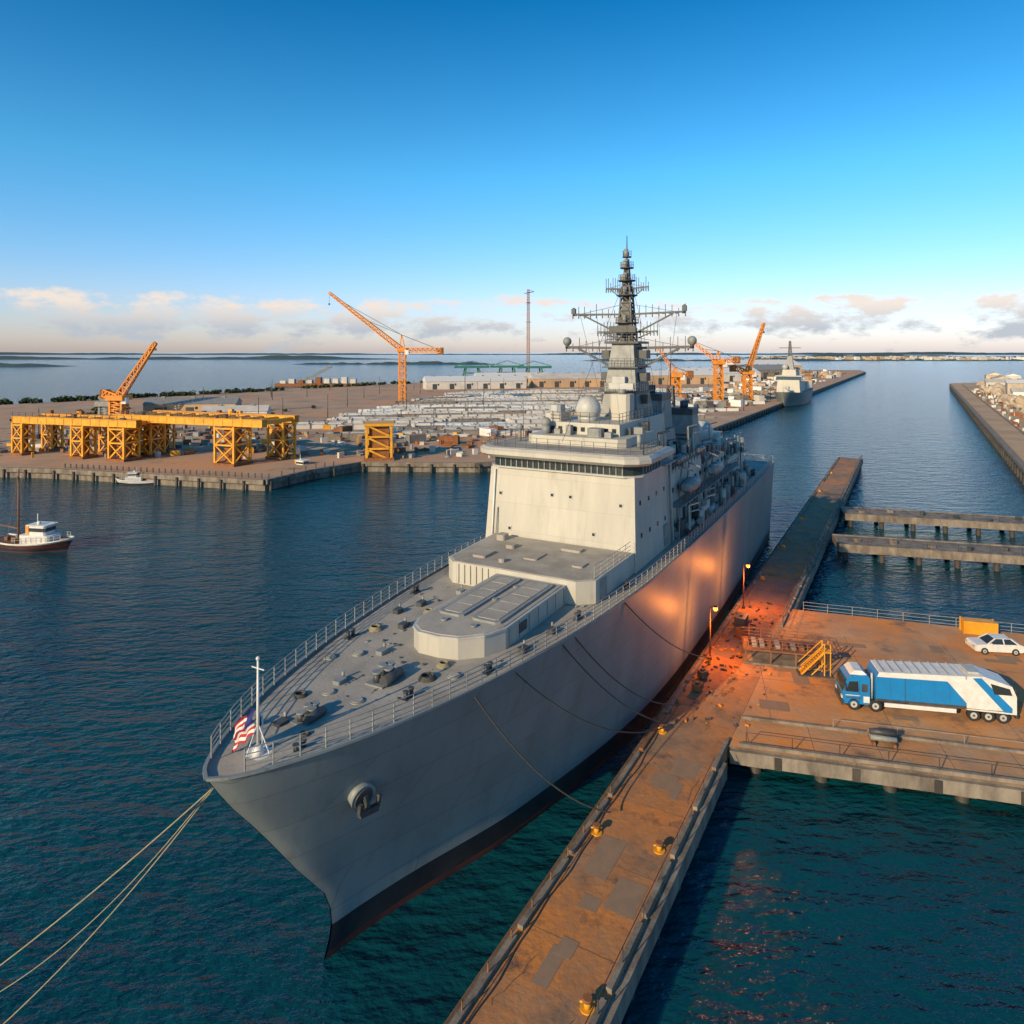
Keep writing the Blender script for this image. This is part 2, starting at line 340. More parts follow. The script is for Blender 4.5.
mb.hexa([(36.6,-W,DZ-.02),(48.5,-W,DZ-.02),(48.5,W,DZ-.02),(36.6,W,DZ-.02),(37.3,-W+.35,20.7),(48.5,-W+.35,20.7),(48.5,W-.35,20.7),(37.3,W-.35,20.7)],M_sup)
def ringp(x0,x1,w,c): return [(x0,-w+c),(x0+c*.35,-w+c*.4),(x0+c*0.95,-w),(x1,-w),(x1,w),(x0+c*0.95,w),(x0+c*.35,w-c*.4),(x0,w-c)]
mb.prism(ringp(37.0,44.3,7.5,1.3),20.7,20.85,M_lgrey)
mb.prism(ringp(37.25,44.2,7.3,1.2),20.85,21.75,M_glass)
def flare_ring(p0,p1,z0,z1,m):
    n=len(p0); k=mb.addv([(x,y,z0) for x,y in p0]+[(x,y,z1) for x,y in p1])
    mb.face([k+i for i in range(n)][::-1],m); mb.face([k+n+i for i in range(n)],m)
    for i in range(n): j=(i+1)%n; mb.face([k+i,k+j,k+n+j,k+n+i],m)
A1=ringp(36.4,44.6,8.0,1.7); A2=ringp(35.9,44.8,8.45,1.8); A3=ringp(36.2,44.6,8.15,1.7)
flare_ring(A1,A2,21.75,22.05,M_sup); flare_ring(A2,A2,22.05,22.4,M_sup); flare_ring(A2,A3,22.4,22.65,M_sup)
mb.prism(ringp(36.6,44.3,7.7,1.5),22.65,22.69,M_deck)
for i in range(22):
    y=-6.0+i*12.0/21; mb.box(37.17,37.26,y-0.045,y+0.045,20.85,21.75,M_grey)
for sg in(1,-1):
    for i in range(7):
        x=38.8+i*0.85; mb.box(x-.05,x+.05,sg*7.32-.04,sg*7.32+.04,20.85,21.75,M_grey)
    mb.box(44.8,48.5,sg*6.8-.8,sg*6.8+.8,20.71,20.85,M_grey)
    mb.rail([(44.8,sg*7.5,20.85),(48.5,sg*7.5,20.85)],1.1,M_rail,step=1,t=.05)
RZ=22.69
mb.rail([(37.6,-7.7,RZ),(36.6,-6.2,RZ),(36.6,6.2,RZ),(37.6,7.7,RZ),(44.4,7.8,RZ)],1.0,M_dgrey,step=1.1,t=0.04)
mb.rail([(37.6,-7.7,RZ),(44.4,-7.8,RZ)],1.0,M_dgrey,step=1.1,t=0.04)
for y,z in((4.8,15.2),(-3.5,15.6),(-5.9,18.3),(5.9,18.3),(0.6,18.6),(-1.2,18.6)):
    xs=36.6+0.7*(z-DZ)/7.85
    mb.box(xs-0.04,xs+0.05,y-0.18,y+0.18,z-0.18,z+0.18,M_lgrey); mb.box(xs-0.06,xs,y-0.12,y+0.12,z-0.12,z+0.12,M_glass)
mb.cyl((36.5,6.6,DZ),(37.1,6.5,20.5),0.08,M_white,n=8); mb.cyl((36.5,6.1,DZ+1.7),(36.85,6.1,17),0.05,M_grey,n=8)
for z in(15.6,18.4):
    for i in range(4):
        x=38.5+i*2.4; yy=-(W-.35*(z-DZ)/7.85); mb.box(x-.2,x+.2,yy-.03,yy+.03,z-.2,z+.2,M_glass)
mb.box(45,46.1,-7.48,-7.2,DZ+.2,DZ+2.2,M_grey)
mb.cyl((47,-7.6,DZ),(47,-7.3,20.6),0.12,M_grey,n=8)
mb.bev(40.5,50,-5.0,5.0,RZ,23.5,0.6,M_sup)
mb.box(42.5,58,-4.0,4.0,20,24.6,M_sup,tx=0.4,ty=0.3)
for i in range(9): mb.box(42.72,42.86,-3.2+i*.8-.18,-3.2+i*.8+.18,23.8,24.2,M_glass)
mb.rail([(43.1,-3.6,24.6),(43.1,3.6,24.6),(50,3.6,24.6)],1.0,M_dgrey,step=1.0,t=0.05); mb.rail([(43.1,-3.6,24.6),(56,-3.6,24.6)],1.0,M_dgrey,step=1.0,t=0.05)
ob=mb.build('bridge_superstructure',ship); ob.location=(0,.45,0)
mb=MB()
def radome(x,y,z,r,h,m=M_lgrey):
    mb.cyl((x,y,z),(x,y,z+h),r*0.75,m,r*0.8,n=16); mb.sph((x,y,z+h+r*0.6),r,m,20,12)
radome(45.5,1.0,24.5,1.3,0.5); radome(42,4.0,23.4,0.5,0.9,M_grey)
mb.bev(43.3,45.6,3.0,4.8,23.4,25.4,0.2,M_sup); mb.bev(43.6,45.3,3.3,4.5,25.4,26.2,0.3,M_lgrey)
mb.bev(41.2,42.4,-2.0,-.6,23.4,24.3,0.2,M_grey)
mb.bev(47.5,49.5,-2.6,-.4,24.6,27.2,0.3,M_sup); mb.cyl((48.5,-1.5,27.2),(48.5,-1.5,27.7),0.4,M_grey); mb.box(48.2,48.6,-2.8,-.2,27.7,28.3,M_lgrey)
mb.cyl((41,-5.8,RZ),(41,-5.8,24.2),0.2,M_grey); mb.box(40.7,41.4,-6.2,-5.4,24.1,24.7,M_grey)
mb.cyl((41,6.4,RZ),(41,6.4,23.9),0.18,M_grey); mb.sph((41,6.4,24.1),0.35,M_grey,10,8)
for x,y,h in((38,7.2,1.6),(38,-7.2,1.8),(43.5,-7.3,3),(43.5,7.3,3),(50,3.9,5),(50,-3.9,5),(57,2,6),(57,-3,6)):
    mb.cyl((x,y,RZ),(x,y,RZ+h+1),0.04,M_dgrey,0.02,n=6)
for _ in range(22):
    x=random.uniform(41,49);y=random.uniform(-4.7,4.7);h=random.uniform(.3,.9); mb.box(x,x+random.uniform(.3,.8),y,y+random.uniform(.3,.8),23.4,23.6+h,random.choice([M_grey,M_grey,M_dgrey]))
mb.build('radomes',ship)
mb=MB()
mx,my=53.0,-.5
mb.hexa([(mx-2.7,my-2.1,24.4),(mx+3.0,my-2.1,24.4),(mx+3.0,my+2.1,24.4),(mx-2.7,my+2.1,24.4),(mx-1.4,my-1.2,32.4),(mx+1.4,my-1.2,32.4),(mx+1.4,my+1.2,32.4),(mx-1.4,my+1.2,32.4)],M_grey)
for z in(27.2,29.8):
    f=(z-24.4)/8; hw=2.1-.9*f; xx=2.7-1.2*f
    mb.box(mx-xx-.5,mx+xx+.3,my-hw-.5,my+hw+.5,z,z+0.12,M_dgrey); mb.rail([(mx-xx-.4,my-hw-.4,z+.1),(mx-xx-.4,my+hw+.4,z+.1)],.9,M_dgrey,step=.7,t=.05)
    mb.rail([(mx-xx-.4,my-hw-.4,z+.1),(mx+xx,my-hw-.4,z+.1)],.9,M_dgrey,step=.7,t=.05)
mb.box(mx-2.75,mx-2.1,my-.7,my+.7,28.0,28.9,M_lgrey)
for sg in(-1,1):
    for z in(26,28.4,30.8): mb.bev(mx-1,mx+.2,my+sg*2.1-.5,my+sg*2.1+.5,z,z+.9,.1,M_dgrey)
mb.box(mx-1.9,mx+1.9,my-1.9,my+1.9,32.4,32.65,M_dgrey); mb.rail([(mx-1.8,my-1.8,32.6),(mx-1.8,my+1.8,32.6),(mx+1.8,my+1.8,32.6)],.9,M_dgrey,step=.6,t=.05)
mb.box(mx-.75,mx+.75,my-.6,my+.6,32.6,37.0,M_dgrey,tx=.3,ty=.2)
mb.truss((mx,my,32.6),(mx,my,38.6),1.7,7,M_dgrey,t=0.12,w2=.9)
mb.cyl((mx,my,36.6),(mx,my,40.5),0.28,M_dgrey,0.18)
mb.truss((mx,my,38.6),(mx,my,41.6),0.7,6,M_dgrey,t=.08,w2=.3); mb.cyl((mx,my,40),(mx,my,44.2),0.11,M_dgrey,0.04)
for z,r in((34.6,1.3),(37.6,1.15),(39.2,.95),(40.6,.75),(41.8,.5)):
    mb.cyl((mx,my,z),(mx,my,z+.12),r,M_dgrey,n=12); mb.rail([(mx+r*math.cos(t),my+r*math.sin(t),z+.1) for t in [k*math.pi/4 for k in range(9)]],.6,M_dgrey,step=.6,t=.04,nr=2)
    mb.cyl((mx-r*.6,my,z+.1),(mx-r*.6,my,z+.9),.24,M_grey); mb.box(mx+.2,mx+.6,my+.4*r,my+.9*r,z+.1,z+.8,M_grey)
mb.box(mx-1.6,mx-1.3,my-1.5,my+1.5,33.6,34.3,M_dgrey); mb.cyl((mx-1.45,my,33),(mx-1.45,my,33.6),.2,M_dgrey)
def yard(z,hw,drop,t):
    for sg in(1,-1):
        mb.beam((mx,my,z),(mx,my+sg*hw,z+.15),t,M_dgrey); mb.beam((mx+.6,my,z),(mx+.2,my+sg*hw,z+.15),t*.7,M_dgrey)
        mb.beam((mx,my+sg*.7,z-drop),(mx,my+sg*hw*.8,z),t*.8,M_dgrey)
        mb.beam((mx,my+sg*.5,z+drop*.5),(mx,my+sg*hw*.9,z+.1),.05,M_dgrey)
        n=9
        for i in range(1,n+1):
            y=my+sg*hw*i/n; mb.beam((mx,y,z+.1),(mx,y,z+.1+random.uniform(.4,1.2)),.06,M_dgrey)
            mb.beam((mx,y,z+.1),(mx,y,z-.35),.1,M_dgrey)
            mb.beam((mx,y,z),(mx+.5-.3*i/n,y-sg*hw/n*.6,z),.07,M_dgrey)
yard(35.6,6.4,2.2,.2); yard(31.9,7.2,2.6,.28); yard(38.4,2.4,1,.12); yard(33.6,3.4,.8,.14)
for sg in(1,-1):
    mb.cyl((mx,my+sg*7.1,31.9),(mx,my+sg*7.1,32.4),.22,M_dgrey); mb.sph((mx,my+sg*7.1,32.7),.5,M_grey,12,8)
    mb.cyl((mx,my+sg*6.3,35.6),(mx,my+sg*6.3,36.5),.13,M_dgrey); mb.box(mx-.2,mx+.2,my+sg*6.3-.22,my+sg*6.3+.22,35.8,36.4,M_dgrey)
    for q in(3.5,5.5): mb.beam((mx,my+sg*q,35.6),(mx+2,my+sg*3.5,25),.03,M_dgrey)
mb.beam((mx,my,41.5),(66,0,26),.03,M_dgrey); mb.beam((mx,my,40),(37,0,23.5),.03,M_dgrey)
mb.build('radar_mast',ship)
mb=MB()
mb.box(48.5,64,-6.2,6.2,DZ-.02,19.4,M_sup,tx=0.0,ty=.3)
mb.box(57.5,63,-3.4,3.4,19.4,22.5,M_grey,tx=.4,ty=.3)
def funnel(x,y,z0,z1,lx,ly):
    mb.box(x-lx,x+lx,y-ly,y+ly,z0,z1,M_grey,tx=.35,ty=.3); mb.box(x-lx+.25,x+lx-.25,y-ly+.25,y+ly-.25,z1,z1+.8,M_dgrey)
    for d in(-.8,0,.8): mb.cyl((x+d,y,z1+.8),(x+d,y,z1+1.7),.32,M_dgrey)
    for k in range(5): mb.box(x-lx-.02+.1,x-lx+.35,y-ly+.5,y+ly-.5,z0+1+k*.5,z0+1.2+k*.5,M_dgrey)
funnel(62,-.4,19,25.8,2.3,2.2); funnel(69,-2.6,18,23.6,1.8,1.7); funnel(69,2.6,18,23.6,1.8,1.7)
mb.box(64,80,-5.6,5.6,DZ-.02,18.0,M_sup,ty=.3); mb.box(80,92,-6,6,DZ-.02,16.6,M_sup,ty=.2)
radome(75.5,-1.5,18,1.8,1.6); radome(84,-1.0,16.6,2.0,1.8)
mb.bev(87,91,-3,3,16.6,19.2,.5,M_sup); mb.cyl((96,0,DZ),(96,0,DZ+1),1.6,M_lgrey,n=20); mb.bev(94.8,97.6,-1.3,1.3,DZ+1,DZ+2.6,.4,M_lgrey); mb.cyl((97.5,0,DZ+1.9),(100.5,0,DZ+2.6),.14,M_grey)
mb.truss((72,0,18),(72,0,27),1.3,9,M_dgrey,t=.12,w2=.7); mb.beam((72,-3,26),(72,3,26),.14,M_dgrey); mb.cyl((72,0,27),(72,0,30),.07,M_dgrey)
for i in range(260):
    x=random.uniform(49,92); side=-1 if random.random()<.75 else 1
    y=side*random.uniform(3.8,8.0)
    z0=DZ if abs(y)>6.1 else (19.3 if x<64 else 17.95 if x<80 else 16.55)
    t=random.random(); lx=random.uniform(.4,1.6); ly=random.uniform(.3,.9); h=random.uniform(.5,2.0)
    m=random.choice([M_grey,M_grey,M_sup,M_dgrey,M_dgrey])
    if t<.5: mb.bev(x-lx/2,x+lx/2,y-ly/2,y+ly/2,z0,z0+h,.08,m)
    elif t<.75: mb.cyl((x,y,z0),(x,y,z0+h),random.uniform(.15,.4),m,n=10)
    elif t<.88: mb.cyl((x-lx,y,z0+.6),(x+lx,y,z0+.6),.35,M_grey,n=12); mb.box(x-.1,x+.1,y-.3,y+.3,z0,z0+.5,m)
    else: mb.beam((x,y,z0),(x+.3,y-.2*side,z0+h*2),.14,m); mb.beam((x+.3,y-.2*side,z0+h*2),(x+1.6,y+.5*side,z0+h*2.1),.12,m)
for z,x0,x1,w in((16.0,49,80,7.4),(19.4,49,64,6.6),(18,64,80,5.9)):
    for sg in(-1,1):
        if z==16.0: mb.box(x0,x1,sg*6.7-.75,sg*6.7+.75,z-.08,z,M_grey)
        mb.rail([(x0,sg*w,z),(x1,sg*w,z)],1.05,M_dgrey,step=1.3,t=.06)
        for i in range(int((x1-x0)/4)): mb.beam((x0+i*4,sg*w,z),(x0+i*4,sg*(w-.1),DZ),.1,M_grey) if z==16 else None
for i in range(12):
    x=50+i*2.4; mb.box(x,x+.7,-6.25,-6.05,13.2,15.1,M_grey if i%2 else M_dgrey); mb.box(x+.9,x+1.3,-6.12,-5.98,17,17.5,M_glass)
for x in(55,67):
    for sg in(-1,1):
        mb.sph((x,sg*7.0,17.3),.8,M_grey,14,8,sz=.8); mb.cyl((x-1.8,sg*7.0,17.3),(x+1.8,sg*7.0,17.3),.65,M_grey,n=14); mb.cyl((x+1.8,sg*7.0,17.3),(x+3,sg*7.0,17.5),.65,M_grey,.1,n=14); mb.cyl((x-1.8,sg*7.0,17.3),(x-2.6,sg*7.0,17.4),.65,M_grey,.4,n=14)
        for d in(-1.5,1.5): mb.beam((x+d,sg*6,16),(x+d,sg*6.4,19.4),.18,M_grey); mb.beam((x+d,sg*6.4,19.4),(x+d,sg*7.6,19),.16,M_grey)
mb.build('aft_superstructure',ship)
# ================================================================== PIER
pier=empty('concrete_pier',O,A_PIER)
ZP=2.2
mb=MB()
mb.box(-20,195,-14.4,-8.8,1.35,ZP,M_pier)
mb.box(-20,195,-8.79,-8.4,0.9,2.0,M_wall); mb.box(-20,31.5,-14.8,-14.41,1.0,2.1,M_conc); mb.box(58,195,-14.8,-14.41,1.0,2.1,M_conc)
for i in range(35):
    if random.random()<.85: mb.box(-19+i*6.1,-13.5+i*6.1,-9.15,-8.85,ZP,ZP+.2,M_wood if random.random()<.4 else M_conc)
for i in range(45):
    x=-19+i*4.9
    if x<32 or x>59: mb.box(x,x+4.3,-14.38,-14.1,ZP,ZP+.22,M_conc)
for i in range(36):
    x=-18+i*6; mb.box(x,x+.03,-14.0,-9.2,ZP+.002,ZP+.006,M_joint)
mb.build('deck',pier)
mb=MB()
for i in range(46):
    x=random.uniform(-18,190);y=random.uniform(-13,-10.5);lx=random.uniform(.8,3.5);ly=random.uniform(.5,1.8)
    zz=ZP+.008+i*.0004; mb.box(x-lx/2,x+lx/2,y-ly/2,y+ly/2,zz-.004,zz,M_patch)
for i in range(14):
    x=random.uniform(-15,120);y=random.uniform(-14,-9.5)
    for k in range(7):
        x2=x+random.uniform(.2,.7);y2=min(-9.4,max(-14,y+random.uniform(-.25,.25))); mb.beam((x,y,ZP+.032),(x2,y2,ZP+.032),.015,M_joint,.006); x,y=x2,y2
mb.build('patches_and_cracks',pier)
mb=MB()
for i in range(54):
    x=-19+i*4
    for y in(-8.9,-11.6,-14.2): mb.cyl((x,y,-4),(x,y,1.36),.32,M_pile,n=10)
    mb.box(x-.35,x+.35,-14.45,-8.75,.75,1.36,M_wall)
mb.build('piles',pier)
mb=MB()
mb.rail([(-18,-14.3,ZP+.2),(30,-14.3,ZP+.2)],.75,M_dgrey,step=3,t=.05,nr=1)
mb.rail([(60,-14.3,ZP+.2),(193,-14.3,ZP+.2)],1.0,M_dgrey,step=3,t=.08,nr=2)
mb.rail([(-18,-9.0,ZP+.2),(25,-9.0,ZP+.2)],.5,M_rust,step=2.2,t=.05,nr=1)
for i in range(60):
    mb.beam((-10+i*.8,-9.45+.08*math.sin(i*.5)+.05*math.sin(i*1.3),ZP+.04),(-9.2+i*.8,-9.45+.08*math.sin((i+1)*.5)+.05*math.sin((i+1)*1.3),ZP+.04),.05,M_dgrey)
mb.build('handrail_and_hoses',pier)
def pt(s,o,z=0):
    c,n=math.cos(A_PIER),math.sin(A_PIER)
    return V((O[0]+c*s+n*o,O[1]+n*s-c*o,z))
def pship(s,l,z):
    c,n=math.cos(A_SHIP),math.sin(A_SHIP)
    return V((O[0]+c*s-n*l,O[1]+n*s+c*l,z))
mb=MB()
mb.cyl((0,0,0),(0,0,.06),.34,M_yel,n=16); mb.cyl((0,0,.06),(0,0,.4),.16,M_yel,n=16); mb.cyl((0,0,.4),(0,0,.52),.25,M_rust,.22,n=16); mb.cyl((-.34,0,.33),(.34,0,.33),.05,M_yel,n=8)
bo=None
for s,o in((2.5,9.4),(9.2,13.7),(20,9.6),(20.4,13.4),(33,9.6),(47,9.7),(60,9.6),(75,9.6),(92,9.6),(112,9.6),(140,9.6),(165,9.6)):
    if bo is None: bo=mb.build('mooring_bollard'); ob=bo
    else: ob=bpy.data.objects.new('mooring_bollard',bo.data); sc.collection.objects.link(ob)
    ob.location=pt(s,o,ZP+.01)
# ================================================================== QUAY
mb=MB()
Q=[tuple(pt(33.6,14.42)[:2]),(71,37.8),(96,58.6),tuple(pt(65.5,14.42)[:2])]
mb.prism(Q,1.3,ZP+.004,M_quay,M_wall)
e=(V((71,37.8))-V(Q[0])).normalized(); nrm=V((-e.y,e.x))
def qp(a,b): p=V(Q[0])+e*a+nrm*b; return (p.x,p.y)
qa=math.atan2(e.y,e.x)
def qbox(a0,a1,b0,b1,z0,z1,m): mb.prism([qp(a0,b0),qp(a1,b0),qp(a1,b1),qp(a0,b1)],z0,z1,m)
qbox(0.1,56,-.35,-.01,1.1,2.05,M_conc)
qbox(0.8,56,.1,.4,ZP+.004,ZP+.26,M_conc)
qbox(1.2,56,4.3,4.55,ZP+.004,ZP+.2,M_conc)
for i in range(12): qbox(1.5+i*4.6,1.53+i*4.6,.42,4.28,ZP+.008,ZP+.012,M_joint)
for i in range(6): qbox(3.5+i*9,3.53+i*9,4.6,24,ZP+.008,ZP+.012,M_joint)
for b in(12.0,19.0): qbox(1,56,b,b+.03,ZP+.013,ZP+.016,M_joint)
for i in range(22):
    a=random.uniform(1.5,50);b=random.uniform(5.5,22);lx=random.uniform(1,4);ly=random.uniform(.6,2.4)
    zz=ZP+.022+i*.0005; qbox(a,a+lx,b,b+ly,zz-.004,zz,M_patch)
for i in range(26):
    a=.6+i*2.6
    if i%2: qbox(a,a+.5,-.42,-.36,1.1,2.0,M_pile)
for i in range(12):
    for b in(1.2,6,11,16,21):
        x,y=qp(2+i*4.6,b); mb.cyl((x,y,-4),(x,y,1.32),.45,M_pile,n=10)
    qbox(1.4+i*4.6,2.6+i*4.6,.3,23,.7,1.29,M_wall)
mb.build('quay')
mb=MB()
mb.rail([(*qp(1.3,.25),ZP+.25),(*qp(55,.25),ZP+.25)],.8,M_dgrey,step=3.2,t=.05,nr=1)
mb.rail([(*qp(8,4.4),ZP+.2),(*qp(55,4.4),ZP+.2)],.6,M_rail,step=4.5,t=.04,nr=1)
r0=V(Q[3]);r1=V((96,58.6))
mb.rail([(r0.x+1,r0.y-.8,ZP),(r1.x,r1.y-.5,ZP)],1.1,M_rail,step=2.5,t=.05,nr=3)
mb.build('quay_railing')
def finger(p,q,w):
    mb=MB(); p=V(p);q=V(q);d=(q-p).normalized();n=V((-d.y,d.x))
    P=[p,q,q+n*w,p+n*w]
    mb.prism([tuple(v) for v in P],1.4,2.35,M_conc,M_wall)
    mb.prism([tuple(v) for v in (p-n*.3,q-n*.3,q-n*.02,p-n*.02)],1.3,2.5,M_conc)
    mb.prism([tuple(v) for v in (p+n*(w+.02),q+n*(w+.02),q+n*(w+.35),p+n*(w+.35))],1.3,2.5,M_conc)
    L=(q-p).length
    for i in range(int(L/5)+1):
        for k in(.5,w-.5):
            c=p+d*(1+i*5)+n*k; mb.cyl((c.x,c.y,-4),(c.x,c.y,1.4),.4,M_pile,n=8)
        c=p+d*(3+i*5)+n*(w*random.uniform(.2,.8)); mb.rbox(c.x,c.y,.8,.6,2.35,2.7+random.random()*.4,random.random(),random.choice([M_conc,M_rust,M_dgrey]))
    mb.rail([(p.x,p.y,2.5),(q.x,q.y,2.5)],1,M_dgrey,step=4,t=.06,nr=1)
    return mb.build('finger_pier')
finger((49.5,106),(112,88.5),5.6); finger((60,126),(130,105),5.6)
def lamp(s,o):
    e=empty('street_lamp',pt(s,o,ZP),A_PIER); m=MB()
    m.cyl((0,0,0),(0,0,.3),.18,M_dgrey); m.cyl((0,0,.3),(0,0,5.0),.075,M_rust,.05); m.beam((0,0,5.0),(0,-.5,5.1),.07,M_dgrey)
    m.cyl((0,-.5,5.12),(0,-.5,5.2),.26,M_dgrey,.12); m.build('post',e)
    m=MB(); m.sph((0,-.5,4.95),.22,M_lamp,12,8); m.build('bulb',e)
    l=bpy.data.lights.new('lamp_light','POINT'); l.energy=1600; l.color=(1,.28,.04); l.shadow_soft_size=.22
    lo=bpy.data.objects.new('lamp_light',l); sc.collection.objects.link(lo); lo.parent=e; lo.location=(0,-1.1,4.0)
lamp(47.7,9.6); lamp(63,9.6)
# ================================================================== truck
def wheel(mb,x,y,r,w=.3):
    mb.cyl((x,y-w/2,r),(x,y+w/2,r),r,M_tyre,n=20)
    for yy in(y-w/2-.012,y+w/2+.012): mb.cyl((x,yy-.01,r),(x,yy+.01,r),r*.55,M_lgrey,n=14); mb.cyl((x,yy-.03,r),(x,yy+.03,r),r*.2,M_dgrey,n=8)
tr=empty('articulated_truck',(0,0,0),0,.91)
mb=MB()
mb.prof([(-7.0,.55),(-7.05,1.4),(-6.95,1.75),(-6.65,2.75),(-6.3,3.05),(-4.9,3.15),(-4.75,2.9),(-4.75,.6)],-1.2,1.2,M_blue)
mb.prof([(-7.04,1.62),(-6.97,1.62),(-6.72,2.62),(-6.80,2.62)],-1.05,1.05,M_glass)
mb.box(-7.12,-6.9,-1.22,1.22,.4,.85,M_dgrey); mb.box(-7.1,-7.03,-1.1,-.75,.95,1.2,M_white); mb.box(-7.1,-7.03,.75,1.1,.95,1.2,M_white); mb.box(-7.08,-7.02,-.7,.7,.95,1.35,M_dgrey)
for y in(-1.205,1.205):
    mb.prof([(-6.75,1.65),(-6.48,2.55),(-5.75,2.6),(-5.7,1.65)],y-.008,y+.008,M_glass); mb.box(-6.8,-5.6,y-.012,y+.012,1.3,1.36,M_white)
    mb.box(-5.45,-4.95,y-.008,y+.008,1.7,2.4,M_dgrey); mb.box(-5.65,-5.62,y-.01,y+.01,.8,2.65,M_dgrey)
    mb.box(-6.9,-6.8,y*1.12-.1,y*1.12+.1,1.8,2.4,M_dgrey)
    mb.box(-5.3,-4.8,y-.006,y+.01,.75,1.3,M_white)
mb.box(-6.4,-4.9,-1.0,1.0,3.1,3.45,M_white,tx=.4,ty=.1)
mb.box(-4.7,6.9,-.5,.5,.75,1.0,M_dgrey)
mb.cyl((-4.5,-.8,1),(-4.5,-.8,3.3),.1,M_lgrey)
mb.build('cab',tr)
mb=MB()
mb.prof([(-4.3,1.05),(-4.3,3.1),(-4.1,3.55),(3.0,3.75),(3.0,1.05)],-1.25,1.25,M_blue)
mb.prof([(-4.2,3.2),(-4.0,3.62),(2.95,3.85),(2.95,3.3)],-1.28,1.28,M_white)
for y in(-1.265,1.265):
    mb.box(-4.3,3,y-.01,y+.01,1.05,1.25,M_dgrey)
    for xx in(-3.1,-1.9,-.7,.5,1.7): mb.box(xx,xx+.04,y-.012,y+.012,1.25,3.2,M_dgrey if xx==-1.9 else M_blue)
for i in range(9): mb.box(-3.7+i*.75,-3.66+i*.75,-1.26,1.26,3.72+i*.022,3.80+i*.022,M_lgrey)
mb.prof([(3.05,.95),(3.05,3.85),(4.4,3.95),(6.6,3.25),(6.95,2.4),(6.95,.85)],-1.27,1.27,M_white)
for y in(-1.285,1.285):
    mb.prof([(1.5,3.3),(3.0,3.6),(5.4,1.1),(3.4,1.1)],y-.006,y+.006,M_white)
    mb.prof([(3.5,3.75),(4.2,3.8),(6.6,1.4),(6.6,1.0),(6.0,1.0)],y-.010,y+.010,M_blue)
    mb.prof([(4.9,3.4),(6.4,3.05),(6.6,2.5),(5.2,2.5)],y-.014,y+.014,M_glass)
    mb.box(-3.6,2.2,y-.05,y+.05,.6,.95,M_white); mb.box(-3.4,-2.2,y*.9-.1,y*.9+.1,.5,1.0,M_dgrey)
mb.box(6.95,7.0,-1,1,1.2,3.0,M_dgrey); mb.box(6.9,7.05,-1.2,1.2,.5,.75,M_dgrey)
mb.box(3.3,4.2,-.8,.8,3.93,4.1,M_lgrey)
mb.build('trailer',tr)
mb=MB()
for x in(-6.1,-4.3):
    for y in(-1.05,1.05): wheel(mb,x,y,.52)
for x in(3.6,4.75,5.9):
    for y in(-1.08,1.08): wheel(mb,x,y,.5,.34)
for y in(-1.1,1.1):
    mb.box(-6.75,-5.45,y-.12,y+.12,1.06,1.14,M_dgrey); mb.box(3.0,6.5,y-.17,y+.17,1.04,1.1,M_dgrey)
mb.build('wheels',tr)
tr.location=(33.6,57.2,ZP+.035); tr.rotation_euler=(0,0,math.radians(-11))
car=empty('parked_car',(47.2,68.4,ZP+.035),math.radians(-6))
mb=MB()
mb.prof([(-2.25,.35),(-2.3,.7),(-2.1,.92),(-1.0,1.0),(1.95,1.02),(2.2,.9),(2.25,.4),(2.0,.28),(-2.0,.28)],-.88,.88,M_white)
mb.hexa([(-1.1,-.82,.98),(1.75,-.82,.98),(1.75,.82,.98),(-1.1,.82,.98),(-.35,-.62,1.46),(1.1,-.62,1.46),(1.1,.62,1.46),(-.35,.62,1.46)],M_glass)
mb.box(-.35,1.1,-.63,.63,1.46,1.50,M_white)
for y in(-1,1):
    for x0,x1 in((-1.1,-.35),(.4,.38),(1.75,1.1)): mb.beam((x0,y*.83,.98),(x1,y*.63,1.47),.09,M_white)
    mb.box(-2.31,-2.2,y*.65-.18,y*.65+.18,.62,.78,M_lgrey); mb.box(2.2,2.27,y*.65-.18,y*.65+.18,.62,.82,M_rust)
    mb.box(-.9,-.75,y*.95-.08,y*.95+.08,1.0,1.12,M_white)
for x in(-1.4,1.4):
    for y in(-.8,.8): wheel(mb,x,y,.33,.22)
mb.build('body',car)
def container(x,y,z,a,m,L=6,name='shipping_container',h=2.5,w=2.4):
    mb=MB(); mb.box(-L/2,L/2,-w/2,w/2,0,h,m)
    n=int(L/.35)
    for i in range(n):
        xx=-L/2+.15+i*(L-.3)/n
        for yy in(-w/2-.03,w/2+.03): mb.box(xx,xx+.16,min(yy,yy*.98),max(yy,yy*.98),.15,h-.15,m)
    for xx in(-L/2,L/2):
        for yy in(-w/2,w/2): mb.box(xx-.06,xx+.06,yy-.08,yy+.08,-.02,h+.04,m)
    o=mb.build(name); o.location=(x,y,z); o.rotation_euler=(0,0,a); return o
container(48.6,72.9,ZP+.05,math.radians(-15),M_yel,L=3.0,h=1.3,w=1.2)
mb=MB()
mb.box(-3.6,3.2,-1.4,1.6,.0,.18,M_conc)
for x in(-3.4,-1.2,1,3):
    for y in(-1.2,1.4): mb.beam((x,y,0),(x,y,1.3),.14,M_wood)
mb.box(-3.6,3.2,-1.4,1.6,1.3,1.45,M_wood); mb.rail([(-3.5,-1.3,1.45),(3.1,-1.3,1.45),(3.1,1.5,1.45),(-3.5,1.5,1.45)],.9,M_rust,step=1.1,t=.05)
for i in range(9): mb.box(-3.5+i*.7,-3.1+i*.7,-.8,.6,1.45,1.5+random.random()*.4,random.choice([M_wood,M_rust,M_grey]))
o=mb.build('timber_work_platform'); o.location=(25.6,66.2,ZP+.035); o.rotation_euler=(0,0,math.radians(-14))
mb=MB()
